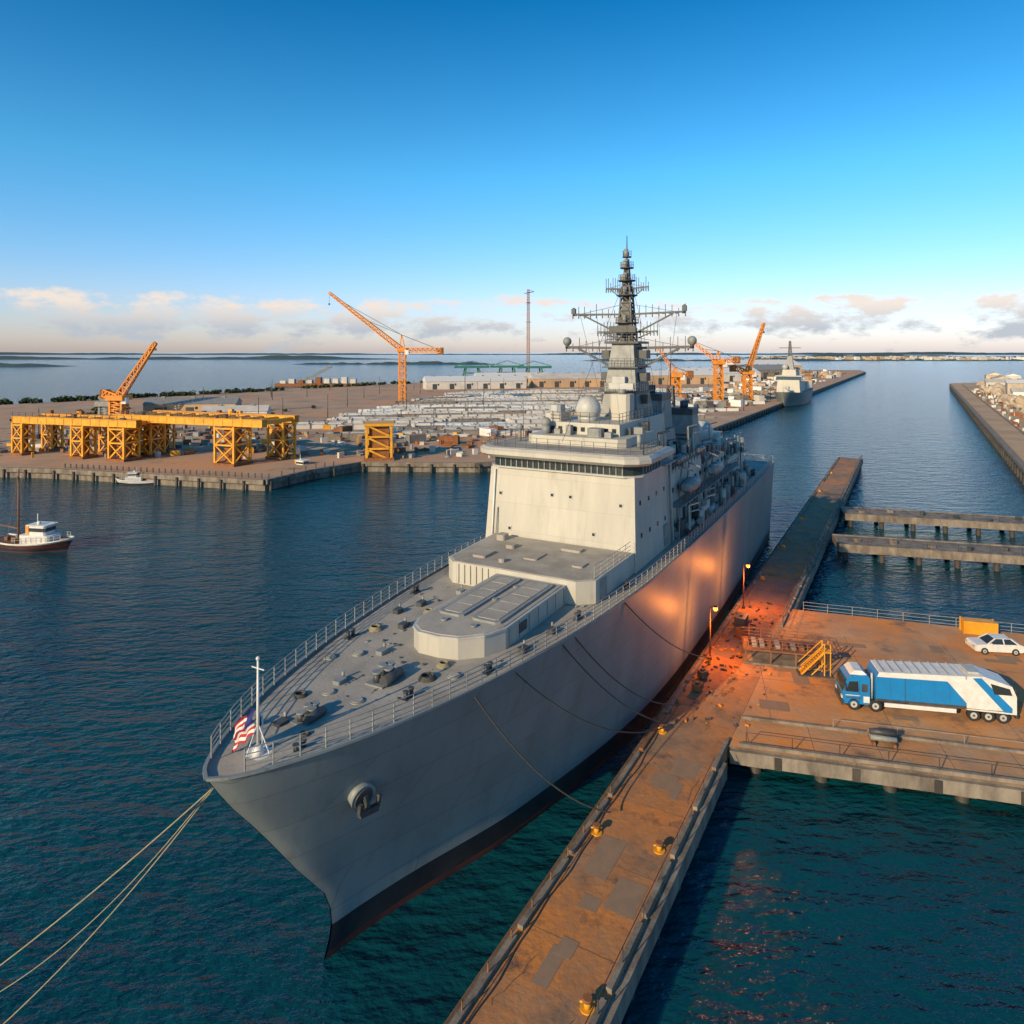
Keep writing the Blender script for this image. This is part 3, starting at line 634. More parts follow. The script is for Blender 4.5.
for y in(-.5,.5):
    mb.beam((-1.2,y,0),(1.2,y,2.6),.14,M_yel); mb.beam((1.2,y,0),(1.2,y,3.5),.11,M_yel); mb.beam((-1.2,y,1),(1.2,y,3.5),.07,M_yel); mb.beam((-.2,y,0),(1.2,y,1.5),.09,M_yel)
for i in range(11): mb.box(-1.15+i*.22,-.9+i*.22,-.5,.5,.18+i*.23,.22+i*.23,M_yel)
mb.box(1.0,1.9,-.6,.6,2.55,2.65,M_yel); mb.box(-1.4,2.0,-.7,.7,0,.12,M_dgrey); mb.beam((1.8,-.5,0),(1.8,-.5,3.5),.09,M_yel); mb.beam((1.8,.5,0),(1.8,.5,3.5),.09,M_yel)
o=mb.build('access_stair'); o.location=(27.2,63.6,ZP+.035); o.rotation_euler=(0,0,math.radians(-10)); o.scale=(.85,.85,.85)
def crate(x,y,a,lx,ly,h,m,name):
    mb=MB(); mb.bev(-lx/2,lx/2,-ly/2,ly/2,.12,h,.06,m); mb.box(-lx/2+.1,lx/2-.1,-ly/2+.1,ly/2-.1,0,.12,M_dgrey)
    for i in range(4): mb.box(-lx/2+.3+i*lx*.18,-lx/2+.38+i*lx*.18,-ly/2-.02,-ly/2+.01,.3,h-.2,M_dgrey)
    mb.box(-.15,.15,-.15,.15,h,h+.12,M_dgrey); o=mb.build(name); o.location=(x,y,ZP+.03); o.rotation_euler=(0,0,a)
p=pt(57,10.6); crate(p.x,p.y,A_PIER,1.9,1.1,1.3,M_dgrey,'generator_set')
p=pt(54.5,11.2); crate(p.x,p.y,.3,1.2,1.0,.9,M_rust,'supply_crate')
p=pt(41,10.2); crate(p.x,p.y,.9,1.0,.7,.6,M_rust,'supply_crate')
p=pt(43.5,10.0); crate(p.x,p.y,.5,.8,.7,.7,M_wood,'supply_crate')
mb=MB()
for _ in range(150):
    s=random.uniform(34,66);o=random.uniform(9.2,12.6) if random.random()<.7 else random.uniform(12,16); q=pt(s,o,ZP); r=random.uniform(.03,.14)
    if o>14.3 and not 36<s<62: continue
    mb.rbox(q.x,q.y,r*3,r*1.2,ZP+.03,ZP+.05+r,random.random()*3,random.choice([M_rust,M_wood,M_org,M_dgrey]))
mb.build('dockside_debris')
mb=MB()
for i in range(3): mb.cyl((-.9,-.4+i*.42,.5),(.9,-.4+i*.42,.5),.2,M_grey,n=12)
mb.box(-.8,-.6,-.8,.8,.0,.3,M_wood); mb.box(.6,.8,-.8,.8,.0,.3,M_wood)
mb.cyl((-.9,-.2,.85),(.9,-.2,.85),.2,M_dgrey,n=12)
o=mb.build('pipe_pallet'); o.location=(*qp(11.2,3.4),ZP+.01); o.rotation_euler=(0,0,qa)
def rope(p,q,sag,r,m,n=24):
    mb=MB(); p=V(p);q=V(q); prev=p
    for i in range(1,n+1):
        t=i/n; c=p.lerp(q,t); c.z-=sag*4*t*(1-t); mb.cyl(prev,c,r,m,n=6,cap=False); prev=c
    return mb.build('mooring_rope')
rope(pship(0.5,0.3,12.4),(-27.4,33.5,0.0),.3,.035,M_rope); rope(pship(0.9,0.6,12.2),(-24.8,30.3,0.0),.8,.03,M_rope); rope(pship(0.7,0.5,12.3),(-26.6,33.1,0.0),1.3,.025,M_rope)
rope(pship(12.5,-5.8,12.7),pt(21.5,9.9,2.7),1.3,.05,M_roped); rope(pship(21,-7.2,12.7),pt(33.5,9.9,2.7),1.0,.05,M_roped); rope(pship(22.5,-7.4,12.7),pt(37,9.9,2.7),1.4,.05,M_roped)
rope(pship(30,-8.3,12.7),pt(47,9.9,2.7),1.0,.045,M_roped); rope(pship(16,-6.5,12.7),pt(33,9.9,2.7),1.6,.045,M_roped)
# ================================================================== YARD LAND
mb=MB()
land=[(-420,250),(-128,176),(-114,174),(-56,158.6),(-50,172),(-40,184.5),(-9.7,183),(40,205),(95,298),(512,1015),(560,1128),(303,1128),(9,781),(-171,564),(-280,383),(-500,370)]
mb.prism(land,-4,2.5,M_land,M_conc)
mb.build('shipyard_ground')
mb=MB()
for a,b in zip(land[1:10],land[2:11]):
    a3=V((*a,2.55));b3=V((*b,2.55)); L=(b3-a3).length; d=(b3-a3)/L
    nn=V((d.y,-d.x,0)); mb.beam(a3+nn*.3-V((0,0,.5)),b3+nn*.3-V((0,0,.5)),.8,M_conc,1.1)
    for i in range(int(min(L,200)/6)):
        c=a3+d*(i*6+1)+nn*.8; mb.cyl((c.x,c.y,-2),(c.x,c.y,2.2),.35,M_pile,n=8)
mb.build('quay_wall')
def gantry(cx,cy,a,L,W_,top,legs,name='gantry_crane'):
    e=empty(name,(cx,cy,2.5),a); mb=MB(); H=top-2.5
    for y in(-W_/2,W_/2):
        mb.box(-L/2,L/2,y-.9,y+.9,H-1.7,H,M_yel)
        mb.box(-L/2,L/2,y-1.1,y+1.1,H,H+.15,M_yel); mb.box(-L/2,L/2,y-1.1,y+1.1,H-1.8,H-1.7,M_yel)
        n=int(L/3)
        for i in range(n+1): x=-L/2+.1+i*(L-.2)/n; mb.box(x-.1,x+.1,y-1.0,y+1.0,H-1.7,H,M_yel)
    n=int(L/5)
    for i in range(n+1): x=-L/2+1+i*(L-2)/n; mb.beam((x,-W_/2,H-.8),(x,W_/2,H-.8),.7,M_yel,1.1)
    mb.rail([(-L/2,-W_/2-.9,H+.15),(L/2,-W_/2-.9,H+.15)],1.1,M_dgrey,step=2.5,t=.12,nr=2)
    for _ in range(12): x=random.uniform(-L/2+2,L/2-2); mb.rbox(x,random.choice([-W_/2,W_/2]),random.uniform(.5,2),1,H+.15,H+.4+random.random()*.9,0,random.choice([M_yel,M_rust,M_dgrey]))
    mb.build('bridge_girders',e); mb=MB()
    for x,w,yy in legs:
        for y in yy:
            t=.5
            c=[(x-w/2,y-w/2),(x+w/2,y-w/2),(x+w/2,y+w/2),(x-w/2,y+w/2)]
            for i in range(4):
                p,q=c[i],c[(i+1)%4]; mb.beam((*p,0),(p[0]*.999,p[1],H-1.7),t,M_yel)
                for z in(.5,H*.45,H-2.2): mb.beam((*p,z),(*q,z),t*.8,M_yel)
                mb.beam((*p,.5),(*q,H*.45),t*.6,M_yel); mb.beam((*q,.5),(*p,H*.45),t*.6,M_yel); mb.beam((*p,H*.45),(*q,H-2.2),t*.6,M_yel); mb.beam((*q,H*.45),(*p,H-2.2),t*.6,M_yel)
            mb.box(x-w/2-.5,x+w/2+.5,y-w/2-.5,y+w/2+.5,0,.7,M_rust)
            mb.box(x-w*.25,x+w*.25,y-w*.25,y+w*.25,.7,H-2,M_rust)
    mb.build('legs',e)
gantry(-119,197,math.radians(-17),44,9,13.2,[(-19,3.5,(-4.5,4.5)),(3,4,(-4.5,4.5)),(17,5,(-4.5,4.5))])
gantry(-84,192,math.radians(-20),50,13,14.2,[(-20,3.5,(-5,5)),(15,6.0,(-6.5,)),(20,5,(6.5,))])
e=empty('steel_support_tower',(-36,190,2.5),.15); mb=MB()
mb.truss((0,0,0),(0,0,9.5),6.5,3,M_yel,t=.5); mb.box(-3.9,3.9,-3.9,3.9,9.2,9.9,M_yel); mb.box(-4,4,-4,4,0,.8,M_rust)
mb.box(-2.6,2.6,-2.6,2.6,.8,9.2,M_rust); mb.build('frame',e)
def crane(x,y,h,jib,cj,name='tower_crane',m=M_org,w=3.2,jw=2.2,base=2.5):
    e=empty(name,(x,y,base),0); mb=MB()
    mb.truss((0,0,0),(0,0,h),w,max(4,int(h/w)),m,t=w*.13); mb.box(-w,w,-w,w,0,1.2,M_dgrey); mb.build('tower',e)
    mb=MB(); top=V((0,0,h+1)); j=V(jib); c=V(cj)
    mb.bev(-w*.8,w*.8,-w*.8,w*.8,h,h+2.2,.3,m)
    mb.truss(top,top+j,jw,max(8,int(j.length/jw)),m,t=jw*.12,w2=jw*.45)
    mb.truss(top,top+c,jw,max(4,int(c.length/jw)),m,t=jw*.14)
    cw=top+c; mb.bev(cw.x-2,cw.x+1.5,cw.y-1.3,cw.y+1.3,cw.z-2.5,cw.z+1.5,.3,M_rust)
    apex=top+V((-c.x*0.02,0,h*.30)); mb.beam(top+V((-w/2,0,0)),apex,w*.16,m); mb.beam(top+V((w/2,0,0)),apex,w*.16,m)
    mb.beam(apex,top+j*.9,.25,M_dgrey); mb.beam(apex,top+j*.55,.25,M_dgrey); mb.beam(apex,cw,.3,M_dgrey)
    mb.bev(w*.5,w*.5+2.4,-3,-.6,h-1.5,h+1.2,.2,M_white); mb.build('jib_and_cab',e)
    tip=top+j; hk=min(6,h*.3); mb=MB(); mb.beam(tip,tip+V((0,0,-hk)),.12,M_dgrey); mb.box(tip.x-.4,tip.x+.4,tip.y-.4,tip.y+.4,tip.z-hk-1,tip.z-hk,M_dgrey); mb.build('hook',e)
crane(-62,396,29,(-43,6,33),(22,-3,0),w=3.4,jw=2.6)
crane(-172,306,8,(16,0,24),(-7,2,2),name='luffing_crane',w=5,jw=2.8)
crane(-180,312,5,(-4,0,3),(5,1,1),name='luffing_crane',m=M_grey,w=5,jw=2)
crane(118,400,22,(-16,5,14),(10,-2,2),name='dockside_crane',w=4,jw=2.4)
crane(138,410,16,(11,4,29),(-9,-2,3),name='dockside_crane',w=4,jw=2.4)
crane(92,392,15,(-10,3,16),(8,0,1),name='dockside_crane',w=4,jw=2)
mb=MB(); mb.truss((0,0,0),(0,0,94),3.2,36,M_rust,t=.35,w2=2.2); mb.beam((-4,0,90),(6,0,92),.8,M_rust); mb.beam((6,0,92),(0,0,94),.4,M_rust); mb.box(-4,4,-4,4,0,2,M_conc)
for k in(60,80): mb.cyl((0,0,k),(0,0,k+.5),2.6,M_rust)
o=mb.build('radio_mast'); o.location=(17,730,2.5)
mb=MB()
for r in range(58):
    ang=math.radians(9+4*math.sin(r*.9)*.3)
    dirv=V((math.cos(ang),math.sin(ang))); nv_=V((-dirv.y,dirv.x))
    u=random.uniform(-6,6)
    while u<350:
        Ls=random.uniform(10,46)
        c=V((-92+r*1.0,230+r*4.9))+dirv*(u+Ls/2)
        u+=Ls+random.choice([.5,.8,1.5,5])
        if not inside(c.x+16,c.y-8,land) or not inside(c.x-14,c.y+8,land): continue
        if c.x<-60 and c.y<262: continue
        m=random.choice([M_roofp,M_roofp,M_white,M_roofp,M_white,M_roofp,M_stockd,M_conc])
        if random.random()<.01: m=M_yel
        h=random.uniform(.8,2.0); wd_=random.uniform(2.8,4.3)
        a=ang+random.uniform(-.01,.01)
        nb=random.choice([1,2,3,4])
        for q in range(nb):
            cc=c+nv_*((q-(nb-1)/2)*wd_/nb); mb.rbox(cc.x,cc.y,Ls*random.uniform(.86,1),wd_/nb*.86,2.5,2.5+h*random.uniform(.75,1),a,m)
        for q in range(int(Ls/6)): cc=c+dirv*(q*6-Ls/2+2); mb.rbox(cc.x,cc.y,.3,wd_+.3,2.5,2.55+h,a,M_stockd)
mb.build('stacked_pipes_and_materials')
def shed(x,y,a,L,W_,h,mw,mr,name='warehouse'):
    mb=MB(); mb.box(-L/2,L/2,-W_/2,W_/2,0,h,mw)
    n=max(2,int(L/12)); rr=W_*.18
    k=mb.addv([(-L/2-.4,-W_/2-.4,h),(L/2+.4,-W_/2-.4,h),(L/2+.4,W_/2+.4,h),(-L/2-.4,W_/2+.4,h),(-L/2-.4,0,h+rr),(L/2+.4,0,h+rr)])
    for q in((0,1,5,4),(2,3,4,5),(1,2,5),(3,0,4),(3,2,1,0)): mb.face([k+i for i in q],mr)
    for i in range(n):
        x0=-L/2+(i+.5)*L/n
        for sy in(-1,1):
            y0,y1=sorted((sy*(W_/2-.05),sy*(W_/2+.08))); mb.box(x0-1.8,x0+1.8,y0,y1,.1,h*.7,M_dgrey); mb.box(x0+2.3,x0+3.4,y0,y1,h*.5,h*.75,M_glass)
        mb.box(x0-.8,x0+.8,-.8,.8,h+rr-.2,h+rr+.7,M_grey)
    o=mb.build(name); o.location=(x,y,2.5); o.rotation_euler=(0,0,a)
for i,(x,y,L,W_,h) in enumerate([(-150,330,40,14,5),(-118,300,26,12,4),(-30,560,80,22,6),(60,590,90,24,7),(150,640,80,24,8),(200,700,90,30,8),(260,760,80,30,10),(320,900,90,40,12),(0,660,70,20,6)]):
    shed(x,y,math.radians([10,12,14,10][i%4]),L,W_,h,random.choice([M_roofp,M_sand,M_conc]),random.choice([M_roofp,M_white,M_grey,M_roofp]))
for i in range(10):
    x=-100+random.random()*120; y=210+random.random()*40
    if x>-50: y+=4
    container(x,y,2.55,random.uniform(0,3),random.choice([M_roofp,M_roofp,M_white,M_rust,M_stockd]),L=6)
mb=MB()
for i in range(620):
    x=-170+random.random()*240; y=190+random.random()*75
    if not inside(x,y,land) or not inside(x+3,y-4,land): continue
    l=random.uniform(.5,3.0); mb.rbox(x,y,l,l*random.uniform(.3,.8),2.5,2.6+random.uniform(.2,1.5),random.random()*3,random.choice([M_rust,M_grey,M_stockd,M_wood,M_conc,M_yel,M_dgrey,M_roofp,M_roofp]))
for i in range(320):
    t=random.random(); s=t*780; x=100+s*.5+random.uniform(-70,-5)*(.6+t); y=330+s*.86+random.uniform(-10,10)
    if not inside(x,y,land) or not inside(x+6,y,land): continue
    l=random.uniform(2,9); mb.rbox(x,y,l,l*random.uniform(.3,.8),2.5,3+random.uniform(.5,4),random.random()*3,random.choice([M_rust,M_grey,M_white,M_sand,M_conc,M_roofp]))
for i in range(40):
    x=-112+i*1.7; yy=interp([(-114,174),(-56,158.6),(-50,172),(-40,184)],x)+1.5; mb.box(x,x+.25,yy,yy+.25,2.5,3.6,M_dgrey)
for i in range(46):
    x=-170+random.random()*400; y=230+random.random()*320
    if inside(x,y,land): mb.cyl((x,y,2.5),(x,y,2.5+random.uniform(7,14)),.2,M_dgrey,.12,n=6)
mb.build('yard_clutter')
for x,y in((-40,700),(-5,720),(22,690)):
    mb=MB()
    for dx in(-9,9):
        for dy in(-5,5): mb.beam((dx,dy,0),(dx*.7,dy*.6,14),1.2,M_green)
        mb.beam((dx,-5,5),(dx,5,5),1,M_green)
    mb.beam((-18,0,14),(18,0,14),1.6,M_green,2.2); mb.beam((-9,0,8),(9,0,8),1,M_green); mb.beam((-18,0,15),(0,0,20),.6,M_green); mb.beam((18,0,15),(0,0,20),.6,M_green)
    o=mb.build('green_gantry_crane'); o.location=(x,y,2.5); o.rotation_euler=(0,0,.3)
def clumps(name,fn,n,rmin,rmax,leaf):
    mb=MB()
    for _ in range(n):
        x,y,z=fn(); r=random.uniform(rmin,rmax)
        mb.cyl((x,y,z),(x,y,z+r*.8),r*.06+.05,M_wood,n=5)
        for _ in range(46):
            d=V((random.gauss(0,1),random.gauss(0,1),random.gauss(0,.75))).normalized()*r*random.uniform(.35,1)
            d.z*=.65
            c=V((x,y,z+r*.6))+d; s_=leaf*random.uniform(.6,1.4)
            a=V((random.gauss(0,1),random.gauss(0,1),random.gauss(0,1))).normalized()*s_; b=V((random.gauss(0,1),random.gauss(0,1),random.gauss(0,1))).normalized()*s_
            k=mb.addv([c-a,c+b,c+a,c-b]); mb.face([k,k+1,k+2,k+3],M_foli)
    return mb.build(name)
def f1():
    t=random.random()
    if t<.5: u=random.random(); return (-300+u*130,372+u*170+random.uniform(-14,2)-u*6,2.5)
    u=random.random(); return (-171+u*180,556+u*215+random.uniform(-12,0),2.5)
clumps('tree_line',f1,190,1.2,2.6,.9)
clumps('shrubs',lambda:(-210+random.random()*110,290+random.random()*70,2.5),60,.6,1.5,.5)
mb=MB()
rl=[(98,124),(385,615),(400,640),(520,700),(900,700),(900,100),(200,60)]
mb.prism(rl,-4,2.8,M_sand,M_conc); mb.build('breakwater_ground')
mb=MB()
a3=V((98,124,2.9));b3=V((385,615,2.9)); mb.beam(a3,b3,1.6,M_conc,.9)
d=(b3-a3).normalized(); nn=V((d.y,-d.x,0))
mb.beam(a3+nn*9,b3+nn*9,.5,M_conc,.5)
for i in range(90): c=a3+d*(i*6)-nn*.9; mb.cyl((c.x,c.y,-2),(c.x,c.y,2.4),.4,M_pile,n=6)
mb.build('breakwater_wall')
mb=MB()
for i in range(300):
    t=random.random(); c=a3+d*(90+t*440)+nn*random.uniform(18,60); r=random.uniform(1.2,4.6)
    mb.sph((c.x,c.y,3+r*.2+random.random()*3),r,M_rock,7,5,sz=.8,jit=.22,sm=False)
mb.build('rubble_mound')
for i in range(34):
    t=i/34; c=a3+d*(80+t*450)+nn*(24+random.uniform(0,55)); shed(c.x,c.y,A_PIER+random.choice([0,1.57]),random.uniform(12,26),random.uniform(8,12),random.uniform(6,12),random.choice([M_rock,M_white,M_roofp,M_roofp]),random.choice([M_roofp,M_rock,M_white,M_white]),name='harbour_building')
mb=MB()
for i in range(240):
    t=random.random(); c=a3+d*(t*480)+nn*random.uniform(10,20); l=random.uniform(.4,2.4); mb.rbox(c.x,c.y,l,l*.6,2.8,3+random.random()*1.8,random.random()*3,random.choice([M_rust,M_grey,M_white,M_wood,M_conc,M_roofp]))
mb.build('breakwater_clutter')
def island(name,x0,x1,y,dy,h,m=M_hill,n=70):
    mb=MB(); k=len(mb.v); rows=5
    hs=[0]*(n+1); ph=[random.uniform(0,6) for _ in range(5)]
    for i in range(n+1):
        t=i/n; e_=min(1,t*8,(1-t)*8)
        hs[i]=h*e_*(.55+.2*math.sin(t*9+ph[0])+.14*math.sin(t*31+ph[1])+.1*math.sin(t*83+ph[2])+random.uniform(-.08,.08))
    for j in range(rows+1):
        f=j/rows; prof_=math.sin(math.pi*f)**.6 if 0<f<1 else 0
        for i in range(n+1):
            mb.v.append((x0+(x1-x0)*i/n,y+dy*f+random.uniform(-.02,.02)*dy,-1+(hs[i]+1)*prof_*(1+random.uniform(-.1,.1))))
    for j in range(rows):
        for i in range(n): a=k+j*(n+1)+i; mb.face([a,a+1,a+n+2,a+n+1],m,True)
    return mb.build(name)
island('wooded_island',-2300,-960,1450,130,14)
island('low_headland',-3500,-480,2900,300,20)
island('low_headland',-560,-20,1750,90,9)
island('low_headland',250,1200,2400,200,12)
island('low_headland',1100,4800,3300,500,24,n=120)
island('distant_coast',-9000,9000,7800,900,32,n=200)
mb=MB()
for i in range(520):
    x=random.uniform(1150,3600); y=random.uniform(2600,3350); w=random.uniform(8,26)
    mb.rbox(x,y,w,w*.7,1,1+random.uniform(4,13),random.random()*.6,random.choice([M_roofp,M_sand,M_white,M_rock,M_roofp]))
mb.prism([(1050,2500),(4000,2350),(4000,3400),(1200,3400)],-2,1.5,M_foli)
mb.build('distant_town')
s2=empty('distant_warship',(152,392,0),math.radians(62),1)
mb=MB()
bd2=smooth_tab([(0,.05),(.6,1.2),(3,3.2),(8,5.2),(16,7),(30,8.6),(60,9),(90,8.2)]); bw2=smooth_tab([(0,.05),(3,.9),(10,3.6),(25,7),(50,8),(90,7)])
hull(mb,88,bd2,bw2,smooth_tab([(-3,5),(0,5.5),(3,4.5),(9,0)]),smooth_tab([(0,9),(20,8),(90,7.6)]),[-3,0,.8,2,4,6,7.6,9],[M_red,M_black]+[M_hull]*5,M_deck,nx=40)
mb.build('hull',s2); mb=MB()
mb.box(22,36,-6.5,6.5,7.6,15,M_sup,tx=1,ty=.5); mb.box(24,34,-7,7,15,17,M_glass,tx=.2,ty=.2); mb.box(23.6,35,-7.4,7.4,17,17.6,M_lgrey); mb.box(26,36,-4,4,17.6,21,M_sup,tx=.4,ty=.4)
mb.box(29,34,-2.4,2.4,21,29,M_grey,tx=1.2,ty=1.2); mb.truss((31.5,0,29),(31.5,0,38),2,7,M_dgrey,t=.3,w2=.8); mb.beam((31.5,-8,30),(31.5,8,30),.5,M_dgrey); mb.beam((31.5,-6,34),(31.5,6,34),.4,M_dgrey)
mb.sph((27,2.2,22.6),1.7,M_lgrey,12,8); mb.box(36,60,-6,6,7.6,13,M_sup,ty=.4); mb.box(46,54,-3.5,3.5,13,21,M_sup,tx=1,ty=.6); mb.box(47.4,52.6,-2.6,2.6,21,22,M_dgrey); mb.box(62,76,-6.5,6.5,7.6,12.5,M_sup)
mb.cyl((14,0,8),(14,0,9.2),2,M_lgrey); mb.bev(12.6,16,-1.6,1.6,9.2,11.4,.5,M_lgrey); mb.cyl((12.6,0,10.4),(8,0,11.2),.2,M_grey)
mb.build('superstructure',s2)
def boat(name,x,y,a,k=1.0,mh=M_navy,mast=True,mh_=11.0):
    e=empty(name,(x,y,0),a,k); mb=MB()
    bdx=smooth_tab([(0,.03),(.4,.6),(1.5,1.35),(4,2.0),(8,2.1),(12,1.7)]); bwx=smooth_tab([(0,.03),(1.5,.6),(4,1.6),(8,1.8),(12,1.3)])
    ed=hull(mb,12,bdx,bwx,smooth_tab([(-1,1.2),(0,1.0),(1.8,0)]),smooth_tab([(0,1.9),(4,1.35),(8,1.15),(12,1.45)]),[-1,0,.25,.8,1.35,1.6,1.9],[M_red,M_red,M_navy,mh,mh,M_white],M_wood,nx=26)
    for sg in(1,-1):
        for p,q in zip(ed[:-1],ed[1:]): mb.beam((p[0],p[1]*sg,p[2]),(q[0],q[1]*sg,q[2]),.14,M_white,.14)
    mb.build('hull',e); mb=MB()
    mb.bev(2.8,7.6,-1.2,1.2,1.0,2.2,.25,M_white); mb.bev(3.6,6.2,-1.0,1.0,2.2,3.5,.2,M_white); mb.box(3.52,6.25,-.85,.85,2.7,3.2,M_glass); mb.box(3.7,6.1,-1.02,1.02,2.7,3.2,M_glass); mb.bev(3.3,6.5,-1.2,1.2,3.5,3.62,.2,M_white)
    mb.cyl((5.6,0,3.6),(5.6,0,5.0),.06,M_white); mb.sph((5,.4,3.8),.28,M_white,8,6); mb.box(6.8,7.3,-.3,.3,2.2,3.4,M_org)
    mb.rail([(1.2,.9,1.7),(3,1.6,1.5),(8,1.9,1.25)],.7,M_lgrey,step=.8,t=.05,nr=2); mb.rail([(1.2,-.9,1.7),(3,-1.6,1.5),(8,-1.9,1.25)],.7,M_lgrey,step=.8,t=.05,nr=2)
    mb.rail([(3,-1.1,2.2),(7.4,-1.1,2.2)],.6,M_lgrey,step=.7,t=.04,nr=2)
    for xx,yy in((1.6,0),(8.6,.8),(9.4,-.7),(10.3,.2)): mb.bev(xx-.3,xx+.3,yy-.3,yy+.3,1.1,1.7,.08,random.choice([M_wood,M_grey,M_org]))
    mb.build('cabin',e)
    if mast:
        mb=MB(); mb.cyl((8.7,0,1),(8.7,0,mh_),.16,M_wood,.10); mb.beam((8.7,0,2.8),(11.6,0,3.2),.16,M_wood)
        for p in((1,0,1.8),(11.8,0,1.5),(8.7,1.9,1.3),(8.7,-1.9,1.3)): mb.beam((8.7,0,mh_-.4),p,.035,M_dgrey)
        mb.build('mast',e)
boat('fishing_boat',-69.3,110.5,math.radians(170),1.15,M_brown)
boat('motorboat',-94,166,math.radians(10),.8,M_white,False); boat('motorboat',-50,178.5,math.radians(150),1.0,M_white,False)
mb=MB(); mb.box(-40,40,-7,7,0,2.5,M_rust)
for i in range(9): mb.box(-36+i*8,-31+i*8,-4,4,2.5,4+random.random()*5,random.choice([M_roofp,M_rust,M_grey]))
mb.truss((-20,0,2.5),(10,0,18),2,9,M_grey,t=.4)
o=mb.build('work_barge'); o.location=(-178,650,0); o.rotation_euler=(0,0,.05)
# ================================================================== WATER
S=60000
me=bpy.data.meshes.new('water'); me.from_pydata([(-S,-2000,0),(S,-2000,0),(S,S,0),(-S,S,0)],[],[(0,1,2,3)]); w=bpy.data.objects.new('water',me); sc.collection.objects.link(w)
m=bpy.data.materials.new('sea_water'); m.use_nodes=True; nt=m.node_tree; b=nt.nodes['Principled BSDF']
tc=nd(nt,'ShaderNodeTexCoord')
b.inputs['Roughness'].default_value=.10; b.inputs['IOR'].default_value=1.33
n0=nd(nt,'ShaderNodeTexNoise'); n0.inputs['Scale'].default_value=.02; n0.inputs['Detail'].default_value=3
r=nd(nt,'ShaderNodeValToRGB'); r.color_ramp.elements[0].color=(.002,.038,.058,1); r.color_ramp.elements[1].color=(.003,.062,.082,1); r.color_ramp.elements[0].position=.35; r.color_ramp.elements[1].position=.65
nt.links.new(tc.outputs['Object'],n0.inputs['Vector']); nt.links.new(n0.outputs[0],r.inputs[0]); nt.links.new(r.outputs[0],b.inputs['Base Color'])
def wn(sx,sy,rot,scale,det):
    mp=nd(nt,'ShaderNodeMapping'); mp.inputs['Scale'].default_value=(sx,sy,1); mp.inputs['Rotation'].default_value=(0,0,rot); nt.links.new(tc.outputs['Object'],mp.inputs[0])
    n=nd(nt,'ShaderNodeTexNoise'); n.inputs['Scale'].default_value=scale; n.inputs['Detail'].default_value=det; n.inputs['Roughness'].default_value=.55; nt.links.new(mp.outputs[0],n.inputs['Vector']); return n
a1=wn(.5,1.2,.35,.32,3); a2=wn(.7,1.2,-.4,1.1,4)
b1=nd(nt,'ShaderNodeBump'); b1.inputs['Strength'].default_value=.8; b1.inputs['Distance'].default_value=1.0
b2=nd(nt,'ShaderNodeBump'); b2.inputs['Strength'].default_value=.85; b2.inputs['Distance'].default_value=.42
nt.links.new(a1.outputs[0],b1.inputs['Height']); nt.links.new(a2.outputs[0],b2.inputs['Height']); nt.links.new(b1.outputs[0],b2.inputs['Normal']); nt.links.new(b2.outputs[0],b.inputs['Normal'])
me.materials.append(m)
# ================================================================== LIGHT
EL=math.radians(21); hz=V((-.66,-.75)).normalized()
ds=V((hz.x*math.cos(EL),hz.y*math.cos(EL),math.sin(EL)))
l=bpy.data.lights.new('sun','SUN'); l.energy=5.0; l.angle=math.radians(.5); l.color=(1,.74,.42)
lo=bpy.data.objects.new('sun',l); sc.collection.objects.link(lo); lo.rotation_euler=ds.to_track_quat('Z','Y').to_euler()
wd=bpy.data.worlds.new('World'); sc.world=wd; wd.use_nodes=True; nt=wd.node_tree; bg=nt.nodes['Background']
sk=nd(nt,'ShaderNodeTexSky'); sk.sky_type='NISHITA'; sk.sun_disc=False; sk.sun_elevation=EL; sk.sun_rotation=math.atan2(hz.x,hz.y)%(2*math.pi)
sk.air_density=1.0; sk.dust_density=.6; sk.ozone_density=2.5
hs=nd(nt,'ShaderNodeHueSaturation'); hs.inputs['Saturation'].default_value=1.2
nt.links.new(sk.outputs[0],hs.inputs['Color'])
tc=nd(nt,'ShaderNodeTexCoord'); sp=nd(nt,'ShaderNodeSeparateXYZ'); nt.links.new(tc.outputs['Generated'],sp.inputs[0])
gr=nd(nt,'ShaderNodeValToRGB'); g=gr.color_ramp; nt.links.new(sp.outputs[2],gr.inputs[0])
stops=[(0.0,(1.55,1.42,2.0)),(.06,(1.5,1.48,1.95)),(.24,(.80,1.75,1.95)),(.45,(.10,1.15,1.5)),(1.0,(.3,.95,1.2))]
g.elements[0].position=0; g.elements[1].position=1
for p,_ in stops[1:-1]: g.elements.new(p)
for p,cc in stops:
    el=min(g.elements,key=lambda q:abs(q.position-p)); el.color=tuple(x/3 for x in cc)+(1,)
vm=nd(nt,'ShaderNodeVectorMath',operation='MULTIPLY'); nt.links.new(hs.outputs[0],vm.inputs[0]); nt.links.new(gr.outputs[0],vm.inputs[1])
vs=nd(nt,'ShaderNodeVectorMath',operation='SCALE'); vs.inputs['Scale'].default_value=3; nt.links.new(vm.outputs[0],vs.inputs[0])
mp=nd(nt,'ShaderNodeMapping'); mp.inputs['Scale'].default_value=(1,1,2.4); mp.inputs['Location'].default_value=(.3,.1,0); nt.links.new(tc.outputs['Generated'],mp.inputs[0])
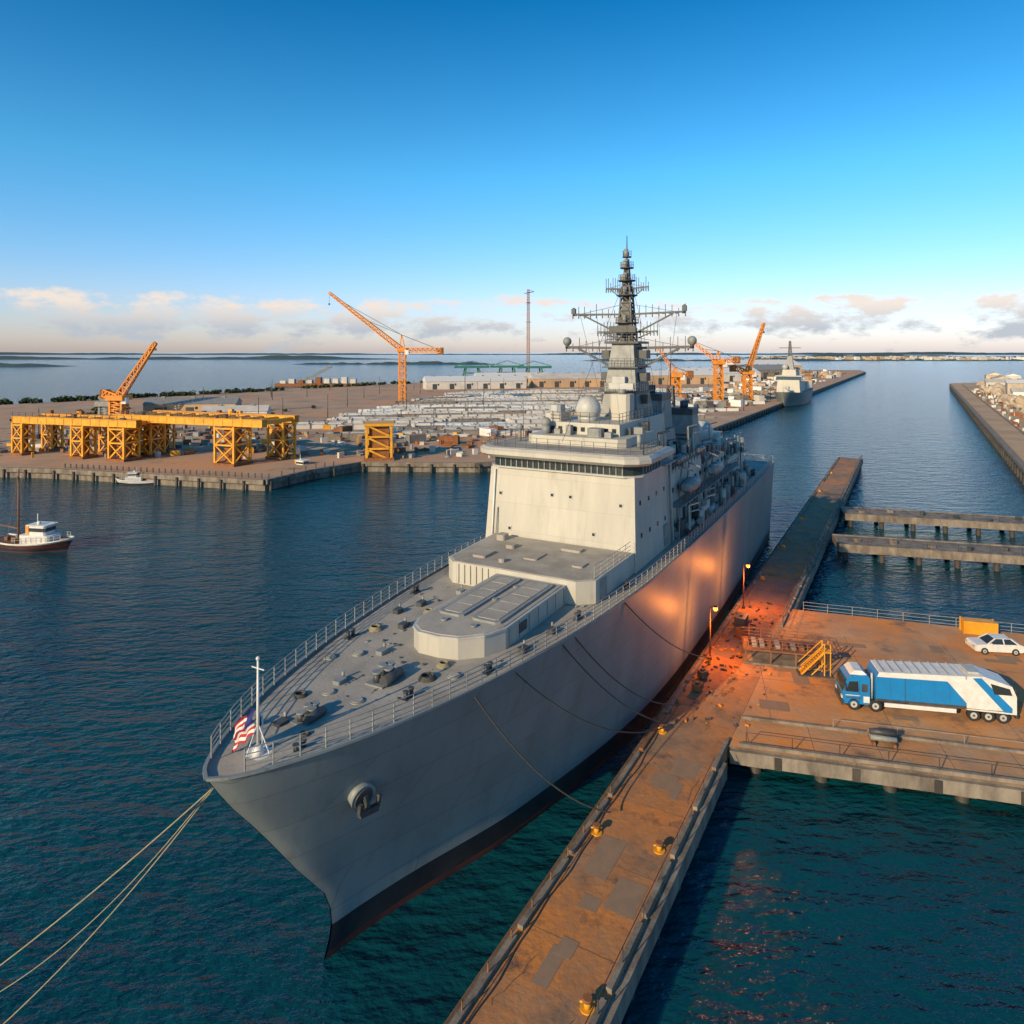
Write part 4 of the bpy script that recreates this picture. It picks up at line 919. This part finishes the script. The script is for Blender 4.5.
cn=nd(nt,'ShaderNodeTexNoise'); cn.inputs['Scale'].default_value=15; cn.inputs['Detail'].default_value=9; cn.inputs['Roughness'].default_value=.64; nt.links.new(mp.outputs[0],cn.inputs['Vector'])
band=nd(nt,'ShaderNodeValToRGB'); cr=band.color_ramp
cr.elements[0].position=.0; cr.elements[0].color=(.45,.45,.45,1); cr.elements[1].position=.105; cr.elements[1].color=(0,0,0,1)
e1=cr.elements.new(.04); e1.color=(.62,.62,.62,1); e2=cr.elements.new(.070); e2.color=(.58,.58,.58,1)
nt.links.new(sp.outputs[2],band.inputs[0])
ad=nd(nt,'ShaderNodeMath',operation='ADD'); nt.links.new(cn.outputs[0],ad.inputs[0]); nt.links.new(band.outputs[0],ad.inputs[1])
cr2=nd(nt,'ShaderNodeMapRange'); cr2.inputs[1].default_value=1.03; cr2.inputs[2].default_value=1.17; cr2.inputs[4].default_value=.9; nt.links.new(ad.outputs[0],cr2.inputs[0])
cc=nd(nt,'ShaderNodeMapRange'); cc.inputs[1].default_value=.03; cc.inputs[2].default_value=.062; nt.links.new(sp.outputs[2],cc.inputs[0])
cm=nd(nt,'ShaderNodeMixRGB'); cm.inputs[1].default_value=(4.9,5.4,6.1,1); cm.inputs[2].default_value=(9.4,8.0,6.9,1); nt.links.new(cc.outputs[0],cm.inputs[0])
mx=nd(nt,'ShaderNodeMixRGB'); nt.links.new(cr2.outputs[0],mx.inputs[0]); nt.links.new(vs.outputs[0],mx.inputs[1]); nt.links.new(cm.outputs[0],mx.inputs[2])
nt.links.new(mx.outputs[0],bg.inputs['Color']); bg.inputs['Strength'].default_value=.1
# ================================================================== CAMERA
c=bpy.data.cameras.new('camera'); c.lens=24.6; c.sensor_width=36; c.shift_y=-.15625; c.clip_end=120000; c.clip_start=.5
co=bpy.data.objects.new('camera',c); sc.collection.objects.link(co); co.location=(0,0,31.5); co.rotation_euler=(math.pi/2,0,0); sc.camera=co
sc.view_settings.view_transform='Standard'; sc.view_settings.look='None'; sc.view_settings.exposure=0
